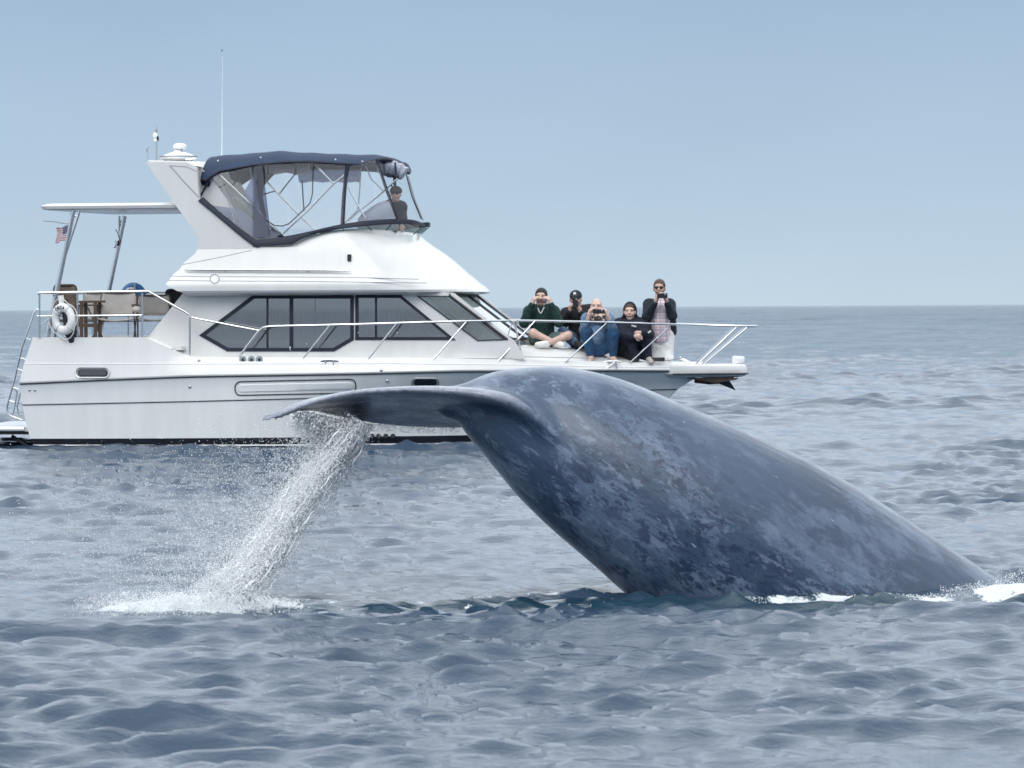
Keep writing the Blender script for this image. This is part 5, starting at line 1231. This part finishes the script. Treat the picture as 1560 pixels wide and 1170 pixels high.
# --- hooded person hugging the knees
p = Person('person in black hooded sweatshirt hugging the knees beside the standing man in sunglasses', (962, 549, -.35),
  dict(head=(959.5, 475, -.36), neck=(961, 488, -.30), chest=(962, 500, -.26), pelvis=(958, 532, -.12), shR=(944, 495, -.28), shL=(980, 495, -.28), elR=(947, 513, -.48), elL=(988, 510, -.46),
       wrR=(966, 512, -.68), wrL=(978, 506, -.66), hipR=(948, 533, -.2), hipL=(966, 533, -.2), knR=(957, 512, -.50), knL=(983, 509, -.48), anR=(969, 545, -.46), anL=(987, 545, -.44), toR=(965, 551, -.56), toL=(992, 551.5, -.54)), skin=m_skin2)
p.head(); p.body(); p.hand(p.J['wrR'], (.9, -.2, -.1), (0, -.2, .9), (.1, .8, -.2)); p.hand(p.J['wrL'], (-.9, -.3, -.2), (0, -.2, .9), (-.1, .8, -.2)); p.finish(); p.face_parts(brow=m_hair2); p.hair(m_hair2, .012)
m_bk = cloth('black_fleece', (.010, .013, .026)); sweater(p, m_bk, 'hoodie', 1.22, .9, extra=[(p.J['chest']+X(-.05, -.1, -.12), p.J['chest']+X(.1, -.1, -.12), .13, .13, .08)])
B = np.stack([p.r, p.f, p.u]); hood = blob('hood', [ell_(p.at(0, -.022, .018), X(.098, .110, .128), B), cap_(p.at(-.07, -.02, -.10), p.at(.07, -.02, -.10), .055, .055, .05)], .009, m_bk, p.e, p.base, cuts=[(p.at(0, .012, .0), unit(-p.f+p.u*.30))])
p.garment('trousers', [('pelvis', 'pelvis', .165, .165), ('hipR', 'knR', .115, .085), ('hipL', 'knL', .115, .085), ('knR', p.mix('knR', 'anR', .88), .083, .062), ('knL', p.mix('knL', 'anL', .88), .083, .062), ('hipR', 'anR', .10, .05), ('hipL', 'anL', .10, .05)], m_bk)
p.garment('shoe', [(p.mix('anL', 'toL', .1), 'toL', .044, .038)], cloth('pale_shoe', (.45, .40, .36)), .009); p.garment('shoe', [(p.mix('anR', 'toR', .1), 'toR', .044, .036)], m_dark, .009)
G().tube([p.J['wrL']+X(.09, -.05, -.01), p.J['wrL']+X(.13, -.045, .015)], .016, 6).build('cuff_band', mat('light_band', (.5, .5, .48), .7), p.e, off=p.base)
G().tube([p.J['chest']+X(.02, -.20, .035), p.J['chest']+X(.085, -.20, .02)], .014, 6).build('chest_patch', mat('light_patch', (.55, .55, .52), .7), p.e, off=p.base)

# --- tall man kneeling upright in sunglasses
p = Person('tall man in dark jacket, pink plaid shirt and white trousers kneeling upright at the bow', (1006, 550, -.1),
  dict(head=(1004.5, 439, -.22), neck=(1005, 454, -.16), chest=(1006, 471, -.14), pelvis=(1007, 508, -.08), shR=(988.5, 464, -.16), shL=(1020, 464, -.16), elR=(985.5, 483, -.30), elL=(1024, 481, -.30),
       wrR=(1000.5, 457, -.44), wrL=(1015, 458, -.44), hipR=(999, 512, -.08), hipL=(1014, 512, -.08), knR=(998, 545, -.16), knL=(1015, 545, -.16), anR=(1000, 546, .26), anL=(1018, 546, .26), toR=(1000, 549, .38), toL=(1018, 549, .38)), skin=m_skin)
p.head(); p.body(); p.hand(p.J['wrR'], (.3, -.25, .75), (.5, -.6, -.1), (.9, .1, .2)); p.hand(p.J['wrL'], (-.35, -.25, .75), (-.5, -.6, -.1), (-.9, .1, .2)); p.finish(); p.hair(m_hair2, .012); p.face_parts(glasses=True)
m_plaid = bpy.data.materials.new('pink_plaid'); m_plaid.use_nodes = True; t_ = m_plaid.node_tree; tcx = t_.nodes.new('ShaderNodeTexCoord'); cur = None
for ax, sc_, co in (('X', 150, (.60, .36, .40, 1)), ('Z', 150, (.60, .36, .40, 1)), ('X', 75, (.46, .42, .52, 1)), ('Z', 75, (.46, .42, .52, 1))):
    sp = t_.nodes.new('ShaderNodeSeparateXYZ'); t_.links.new(tcx.outputs['Object'], sp.inputs[0]); m1 = t_.nodes.new('ShaderNodeMath'); m1.operation = 'MULTIPLY'; m1.inputs[1].default_value = sc_; t_.links.new(sp.outputs[ax], m1.inputs[0])
    m2 = t_.nodes.new('ShaderNodeMath'); m2.operation = 'SINE'; t_.links.new(m1.outputs[0], m2.inputs[0]); m3 = t_.nodes.new('ShaderNodeMapRange'); m3.inputs[1].default_value = .35; m3.inputs[2].default_value = .8; m3.inputs[4].default_value = .75; t_.links.new(m2.outputs[0], m3.inputs[0])
    mx = t_.nodes.new('ShaderNodeMix'); mx.data_type = 'RGBA'; t_.links.new(m3.outputs[0], mx.inputs[0])
    if cur is None: mx.inputs[6].default_value = (.84, .74, .74, 1)
    else: t_.links.new(cur, mx.inputs[6])
    mx.inputs[7].default_value = co; cur = mx.outputs[2]
t_.links.new(cur, t_.nodes['Principled BSDF'].inputs['Base Color'])
J = p.J; p.garment('shirt', [(J['chest']+X(0, -.045, .02), J['pelvis']+X(0, -.04, -.05), .125, .150, .06), (J['chest']+X(0, -.02, 0), J['neck']+X(0, -.03, -.03), .10, .06, .04)], m_plaid)
m_jk = cloth('dark_jacket', (.010, .018, .026))
segs = [(J['chest']+X(-.105, .03, .03), J['pelvis']+X(-.14, .02, -.01), .098, .085, .05), (J['chest']+X(.105, .03, .03), J['pelvis']+X(.14, .02, .03), .098, .082, .05), (J['shR']+X(0, .02, 0), J['shL']+X(0, .02, 0), .074, .074, .04)]
for q in 'RL': segs += [('sh'+q, 'el'+q, .080, .068, .05), ('el'+q, p.mix('el'+q, 'wr'+q, .80), .066, .046, .03)]
p.garment('jacket', segs, m_jk)
p.garment('trousers', [('pelvis', 'pelvis', .150, .150), ('hipR', 'knR', .125, .100, .06), ('hipL', 'knL', .125, .100, .06), ('knR', 'anR', .085, .06), ('knL', 'anL', .085, .06), (p.mix('hipR', 'knR', .5), p.mix('hipL', 'knL', .5), .09, .09)], cloth('white_linen', (.76, .75, .73)))
p.garment('shoe', [('anR', 'toR', .045, .036)], m_dark, .010); p.garment('shoe', [('anL', 'toL', .045, .036)], m_dark, .010)
device((1009, 450.5, -.53), (.145, .010, .070), 'black phone held level by the tall man in sunglasses at the bow', 'phone')

# --- skipper on the flying bridge
p = Person('person in black cap at the helm on the flying bridge under navy canvas', (602, 345, -.45),
  dict(head=(603, 295.5, -.55), neck=(603, 307, -.48), chest=(603, 320, -.42), pelvis=(596, 350, -.30), shR=(593, 313, -.44), shL=(612, 315, -.50), elR=(590, 333, -.46), elL=(614, 332, -.54),
       wrR=(604, 342, -.66), wrL=(612, 344, -.66), hipR=(590, 352, -.3), hipL=(603, 352, -.3), knR=(592, 370, -.5), knL=(606, 370, -.5), anR=(592, 372, -.3), anL=(606, 372, -.3), toR=(592, 374, -.4), toL=(606, 374, -.4)), sc=.88)
p.head(); p.body(); p.hand(p.J['wrR'], (.1, -.5, -.3), (1, 0, 0), (0, -.3, -.8)); p.hand(p.J['wrL'], (.1, -.5, -.3), (-1, 0, 0), (0, -.3, -.8)); p.finish(.009); p.hair(m_hair, .009); p.face_parts(glasses=True)
sweater(p, cloth('black_shirt', (.010, .011, .018)), 'shirt', 1.05, .8)
p.garment('trousers', [('pelvis', 'pelvis', .14, .14), ('hipR', 'knR', .10, .08), ('hipL', 'knL', .10, .08), ('knR', 'anR', .07, .055), ('knL', 'anL', .07, .055)], m_bk)
B = np.stack([p.r, p.f, p.u]); blob('cap', [ell_(p.at(0, -.012, .042), X(.088, .104, .078), B), cap_(p.at(-.04, .085, .036), p.at(-.015, .130, .028), .016, .010, .03), cap_(p.at(.04, .085, .036), p.at(.015, .130, .028), .016, .010, .03)], .008, m_cap, p.e, p.base, cuts=[(p.at(0, 0, .018), p.u)])

# ================================================================== deck chairs and other loose things
def chair(px, ptop, y, w, yaw, label, fab, frm, hb=.34, dark=False):
    top = L(px, ptop, y); b = np.array([top[0], y, zd]); H_ = top[2]-zd; e = place('deck_chair', b); e.rotation_euler = (0, 0, -TH+math.radians(yaw)); tag(e, label, 'chair', 'folding chairs on the aft deck')
    hw, d, sh = w/2, .22, .40
    g = G(); n = 9; rows = []
    for z in np.linspace(H_-hb, H_, 7):
        k = 1-.10*max(0, (z-(H_-.08))/.08)**2; rows.append([(x*k, d*.95+.035*math.sin((x/hw+1)*math.pi/2)+.10*(z-sh)*.6, z) for x in np.linspace(-hw, hw, n)])
    g.loft(rows); o = g.build('backrest', fab, e); o.modifiers.new('s', 'SOLIDIFY').thickness = .015
    g = G(); g.loft([[(x, yy, sh-.03*math.sin((x/hw+1)*math.pi/2)) for x in np.linspace(-hw, hw, n)] for yy in np.linspace(-d, d, 4)]); o = g.build('seat', fab, e); o.modifiers.new('s', 'SOLIDIFY').thickness = .02
    bt_ = lambda z: d*.95+.06*(z-sh)
    g = G(); c = .05; g.tube([(-hw, bt_(sh), sh-.02), (-hw, bt_(H_-c), H_-c), (-hw+c*.3, bt_(H_), H_-c*.3), (-hw+c, bt_(H_), H_), (hw-c, bt_(H_), H_), (hw-c*.3, bt_(H_), H_-c*.3), (hw, bt_(H_-c), H_-c), (hw, bt_(sh), sh-.02)], .015, 6); g.build('back_frame', frm, e)
    for s in (-1, 1):
        G().box((s*hw-.02, -d, sh+.17), (s*hw+.02, d+.02, sh+.19)).build('armrest', frm, e, sharp=20)
        G().tube([(s*hw, -d+.02, sh+.17), (s*hw, d-.02, 0.01)], .011, 6).build('leg', frm, e); G().tube([(s*hw, d-.02, sh+.0), (s*hw, -d+.02, 0.01)], .011, 6).build('leg', frm, e)
    g = G(); g.tube([(-hw, -d, .05), (hw, -d, .05)], .009, 6); g.tube([(-hw, d, .05), (hw, d, .05)], .009, 6); g.tube([(-hw, 0, sh-.05), (hw, 0, sh-.05)], .009, 6); g.build('stretcher', frm, e)
    return e
chair(178, 446, -.55, .50, 6, 'grey fabric folding chair with the widest backrest behind the aft rail', m_beige, m_brown)
chair(129, 446, .25, .46, -30, 'grey fabric folding chair with brown frame just right of the white lifebuoy', m_beige, m_brown)
chair(234, 450, .35, .46, 12, 'grey fabric folding chair nearest the cabin on the aft deck', m_beige, m_brown, .28)
chair(101, 434, .0, .32, 18, 'tall dark brown folding chair standing behind the white lifebuoy', mat('brown_fabric', (.15, .115, .09), .8, noise=(8, .3)), m_brown, .42)
chair(278, 441, .95, .36, 30, 'black folding chair half hidden behind the slanting cabin side', mat('black_fabric', (.02, .02, .024), .8), m_dark, .3)
# small folding table of dark wood between the chairs
tb = np.array([L(137, 458, -.7)[0], -.75, zd]); e = place('folding_table', tb); tag(e, 'narrow dark wooden table between the lifebuoy and the middle chair', 'table')
ht_ = L(137, 458, -.7)[2]-zd; G().box((-.16, -.16, ht_-.03), (.20, .16, ht_)).build('tabletop', m_brown, e, sharp=20)
for x in (-.08, .12):
    for yy in (-.13, .13): G().box((x-.022, yy-.02, 0), (x+.022, yy+.02, ht_-.03)).build('leg', m_brown, e, sharp=20)
G().box((-.22, -.14, ht_*.42), (.16, -.11, ht_*.42+.05)).build('rail', m_brown, e, sharp=20)
# cushion roll hanging on the chair arm
c = L(208, 471, -.72); e = place('headrest_cushion', c); tag(e, 'small grey round cushion on the arm of the middle chair', 'cushion'); G().ell((0, 0, 0), (.065, .05, .045)).build('cushion', m_beige, e)
# round blue float on the far rail
c = L(203.5, 450, 1.50); e = place('float_disc', c); tag(e, 'round blue float with white print hanging on the far rail of the aft deck', 'float')
m_blue = mat('blue_vinyl', (.02, .14, .36), .35)
o = G().lathe([(0, -.06), (.15, -.06), (.19, -.02), (.19, .02), (.15, .06), (0, .06)], (0, 0, 0), 28, 'y').build('disc', m_blue, e)
g = G()
for a, b, ra, rb in ((-.06, .10, .03, .018), (-.02, .105, .018, .022), (.015, .10, .02, .02), (-.09, .085, .02, .012)): g.ell((a, -.062, b), (ra, .006, rb), 10, 5)
g.build('print', m_whitep, e)
g = G(); g.tube([(.035, -.07, .185), (.04, -.085, .1), (.05, -.08, -.05)], .018, 6); g.build('strap', m_grey, e)
# lifebuoy with its line
c = L(97, 486, -1.64); e = place('lifebuoy', c); e.rotation_euler = (math.radians(4), math.radians(-6), -TH+math.radians(-28)); tag(e, 'white lifebuoy with dark lettering and grab line hanging on the aft rail', 'lifebuoy')
m_buoy = mat('lifebuoy_white', (.74, .74, .73), .4, noise=(8, .12)); R0, r0 = .148, .060; V = []; FF = []
for i in range(36):
    t = 2*math.pi*i/36
    for k in range(16):
        q = 2*math.pi*k/16; rr = R0+r0*math.cos(q); V.append((rr*math.cos(t), r0*.8*math.sin(q), rr*math.sin(t)*1.08)); FF.append((i*16+k, i*16+(k+1) % 16, ((i+1) % 36)*16+(k+1) % 16, ((i+1) % 36)*16+k))
add('ring', V, FF, m_buoy, e, recalc=True)
for t in (45, 135, 225, 315):
    a = math.radians(t); pts = []
    for k in range(17): q = 2*math.pi*k/16; rr = R0+(r0+.003)*math.cos(q); pts.append((rr*math.cos(a), (r0*.8+.003)*math.sin(q), rr*math.sin(a)*1.08))
    G().tube(pts, .006, 5).build('band', mat('buoy_band', (.5, .5, .5), .6) if t == 45 else bpy.data.materials['buoy_band'], e)
pts = []
for k in range(49):
    t = 2*math.pi*k/48; rr = R0+r0+.012+.045*abs(math.sin(2*t+1.2)); pts.append((rr*math.cos(t), -.01, rr*math.sin(t)*1.08))
G().tube(pts, .0075, 6).build('grab_line', mat('white_rope', (.66, .64, .60), .8), e)
for i, ch in enumerate('ORCA'):
    cu_ = bpy.data.curves.new('lettering', 'FONT'); cu_.body = ch; cu_.size = .062; cu_.extrude = .002; cu_.align_x = 'CENTER'; cu_.align_y = 'CENTER'; cu_.offset = .0012
    o = bpy.data.objects.new('lettering', cu_); dg = bpy.context.evaluated_depsgraph_get(); link(o); me_ = bpy.data.meshes.new_from_object(o.evaluated_get(bpy.context.evaluated_depsgraph_get())); bpy.data.objects.remove(o)
    o = link(bpy.data.objects.new('lettering', me_)); me_.materials.append(m_dark); a = math.radians(116-i*17); rr = R0+.004
    o.location = (rr*math.cos(a), -r0*.8-.002, rr*1.08*math.sin(a)); o.rotation_euler = (math.radians(90), -(a-math.pi/2), 0); o.parent = e
G().box((-.03, -.02, .21), (.03, .03, .33)).build('hanger', m_whitep, e, sharp=20)
G().tube([(0, .06, .27), (.0, .10, -.2), (.02, .10, -.34)], [.05, .085, .05], 10).build('holder', m_dark, e)
# flags on the struts
def flag(name, px, py, y, w, h, label, mt, crumple):
    b = L(px, py, y); e = place(name, b); tag(e, label, 'flag'); n, m_ = 15, 15; V = []; FF = []; U = []
    for j in range(m_):
        for i in range(n):
            u, v = i/(n-1), j/(m_-1); V.append((-u*w*(1-.06*v)+.012*math.sin(v*5), .030*math.sin(u*8+v*2)*u*crumple, -v*h-.30*u*w*(1-.2*v)+.018*math.sin(u*9+v*3)*crumple*u)); U.append((u, v))
            if i < n-1 and j < m_-1: FF.append((j*n+i, j*n+i+1, (j+1)*n+i+1, (j+1)*n+i))
    me = new_mesh('cloth', V, FF, mt); uv = me.uv_layers.new(name='UVMap')
    for l in me.loops: uv.data[l.index].uv = U[l.vertex_index]
    o = link(bpy.data.objects.new('cloth', me)); o.parent = e; return e
m_flag = bpy.data.materials.new('striped_flag'); m_flag.use_nodes = True; t_ = m_flag.node_tree; N = t_.nodes.new; K = t_.links.new
uvn = N('ShaderNodeUVMap'); sp = N('ShaderNodeSeparateXYZ'); K(uvn.outputs[0], sp.inputs[0])
def mth(op, a, b=None, c=None):
    n = N('ShaderNodeMath'); n.operation = op
    for i, v in enumerate((a, b, c)):
        if v is None: continue
        if isinstance(v, (int, float)): n.inputs[i].default_value = v
        else: K(v, n.inputs[i])
    return n.outputs[0]
stripe = mth('LESS_THAN', mth('FRACT', mth('MULTIPLY', sp.outputs['Y'], 6.5)), .5)
mx = N('ShaderNodeMix'); mx.data_type = 'RGBA'; K(stripe, mx.inputs[0]); mx.inputs[6].default_value = (.70, .66, .66, 1); mx.inputs[7].default_value = (.22, .02, .035, 1)
cant = mth('MULTIPLY', mth('LESS_THAN', sp.outputs['X'], .48), mth('LESS_THAN', sp.outputs['Y'], .54))
mx2 = N('ShaderNodeMix'); mx2.data_type = 'RGBA'; K(cant, mx2.inputs[0]); K(mx.outputs[2], mx2.inputs[6])
star = mth('LESS_THAN', mth('ADD', mth('POWER', mth('SUBTRACT', mth('FRACT', mth('MULTIPLY', sp.outputs['X'], 14)), .5), 2), mth('POWER', mth('SUBTRACT', mth('FRACT', mth('MULTIPLY', sp.outputs['Y'], 13)), .5), 2)), .05)
mx3 = N('ShaderNodeMix'); mx3.data_type = 'RGBA'; K(star, mx3.inputs[0]); mx3.inputs[6].default_value = (.018, .022, .085, 1); mx3.inputs[7].default_value = (.6, .6, .65, 1); K(mx3.outputs[2], mx2.inputs[7])
K(mx2.outputs[2], t_.nodes['Principled BSDF'].inputs['Base Color']); t_.nodes['Principled BSDF'].inputs['Roughness'].default_value = .8
e = flag('ensign', 103.5, 343, -1.40, .175, .20, 'small stars and stripes flag flying from the nearer hardtop strut', m_flag, 1.0)
b0 = L(103.5, 343, -1.40); G().tube([L(66, 336.5, -1.40)-b0, L(80, 337.5, -1.40)-b0, L(99, 340.5, -1.40)-b0, L(105, 341, -1.40)-b0], .008, 6).build('staff', m_grey, e)
m_pen = bpy.data.materials.new('pennant_cloth'); m_pen.use_nodes = True; t_ = m_pen.node_tree; uvn = t_.nodes.new('ShaderNodeUVMap'); sp = t_.nodes.new('ShaderNodeSeparateXYZ'); t_.links.new(uvn.outputs[0], sp.inputs[0])
rp = t_.nodes.new('ShaderNodeValToRGB'); rp.color_ramp.interpolation = 'CONSTANT'; rp.color_ramp.elements[0].color = (.45, .10, .10, 1); rp.color_ramp.elements[1].position = .3; rp.color_ramp.elements[1].color = (.03, .02, .07, 1); e_ = rp.color_ramp.elements.new(.6); e_.color = (.62, .72, .74, 1)
t_.links.new(sp.outputs['X'], rp.inputs[0]); t_.links.new(rp.outputs[0], t_.nodes['Principled BSDF'].inputs['Base Color'])
e = flag('pennant', 184, 365, 1.30, .10, .085, 'small crumpled pennant of red, dark and pale cloth on the farther hardtop strut', m_pen, 1.2)
b0 = L(184, 365, 1.30); G().tube([L(176, 349, 1.30)-b0, L(179, 354, 1.30)-b0, L(184, 372, 1.30)-b0], .007, 6).build('staff', m_grey, e)
# gear and lines on the bow
c = L(1000, 551, -.45); e = place('mooring_line', c); tag(e, 'dark coil of mooring line lying by the feet of the hooded person', 'rope')
g = G(); P = [(.10*math.cos(t)*(1+.1*math.sin(t*3.1)), .07*math.sin(t), .012+.010*t/6.28) for t in np.linspace(0, 25, 110)]; g.tube(P, .010, 5); g.build('coil', mat('dark_rope', (.05, .045, .045), .8), e)
G().tube([(.1, 0, .02), (.2, -.02, .02), (.33, .0, .05), (.42, 0, .06)], .009, 5).build('line', m_grey, e)
c = L(1046, 551, -.1); e = place('windlass_handle', c); tag(e, 'white tube lying slantwise on the foredeck behind the bow stanchions', 'tube'); G().tube([(-.10, 0, .06), (.13, 0, -.06)], .020, 8).build('tube', m_whitep, e)
c = L(782, 490, brf); e = place('fender_rope', c); tag(e, 'white rope looped and knotted round the bow rail left of the green hoodie', 'rope')
g = G(); g.tube([(-.12, 0, .0), (-.05, -.03, .02), (0, -.03, 0), (.04, -.03, .01), (.06, 0, -.03)], .014, 6)
g.tube([(-.005, -.03, 0), (-.06, -.03, -.14), (-.075, -.03, -.24), (-.02, -.03, -.28), (.06, -.03, -.25), (.05, -.03, -.16), (.0, -.03, 0)], .009, 6); g.build('loop', mat('bow_rope', (.42, .43, .44), .7), e)
c = L(933, 555, lambda x: -C[10][2](x)-.04); e = place('dock_line', c); tag(e, 'short white line hanging from the bow cleat down to the gunwale', 'rope')
G().tube([(.03, 0, .03), (-.03, -.02, -.02), (-.10, -.02, -.08), (-.14, -.01, -.14)], .011, 6).build('line', m_whitep, e)
# a distant bird above the boat
e = empty('seabird', W(338, 77, 140)); tag(e, 'tiny dark bird far off in the sky above the boat', 'bird')
g = G(); g.ell((0, 0, 0), (.03, .09, .028), 8, 6); g.addm([(0, .03, .01), (-.10, .0, .045), (-.20, -.04, .02), (-.10, -.05, .04), (0, -.04, .01), (.10, .0, .045), (.20, -.04, .02), (.10, -.05, .04)], [(0, 1, 3, 4), (1, 2, 3), (0, 4, 7, 5), (5, 7, 6)]); g.build('body', mat('bird_dark', (.06, .06, .065), .8), e)
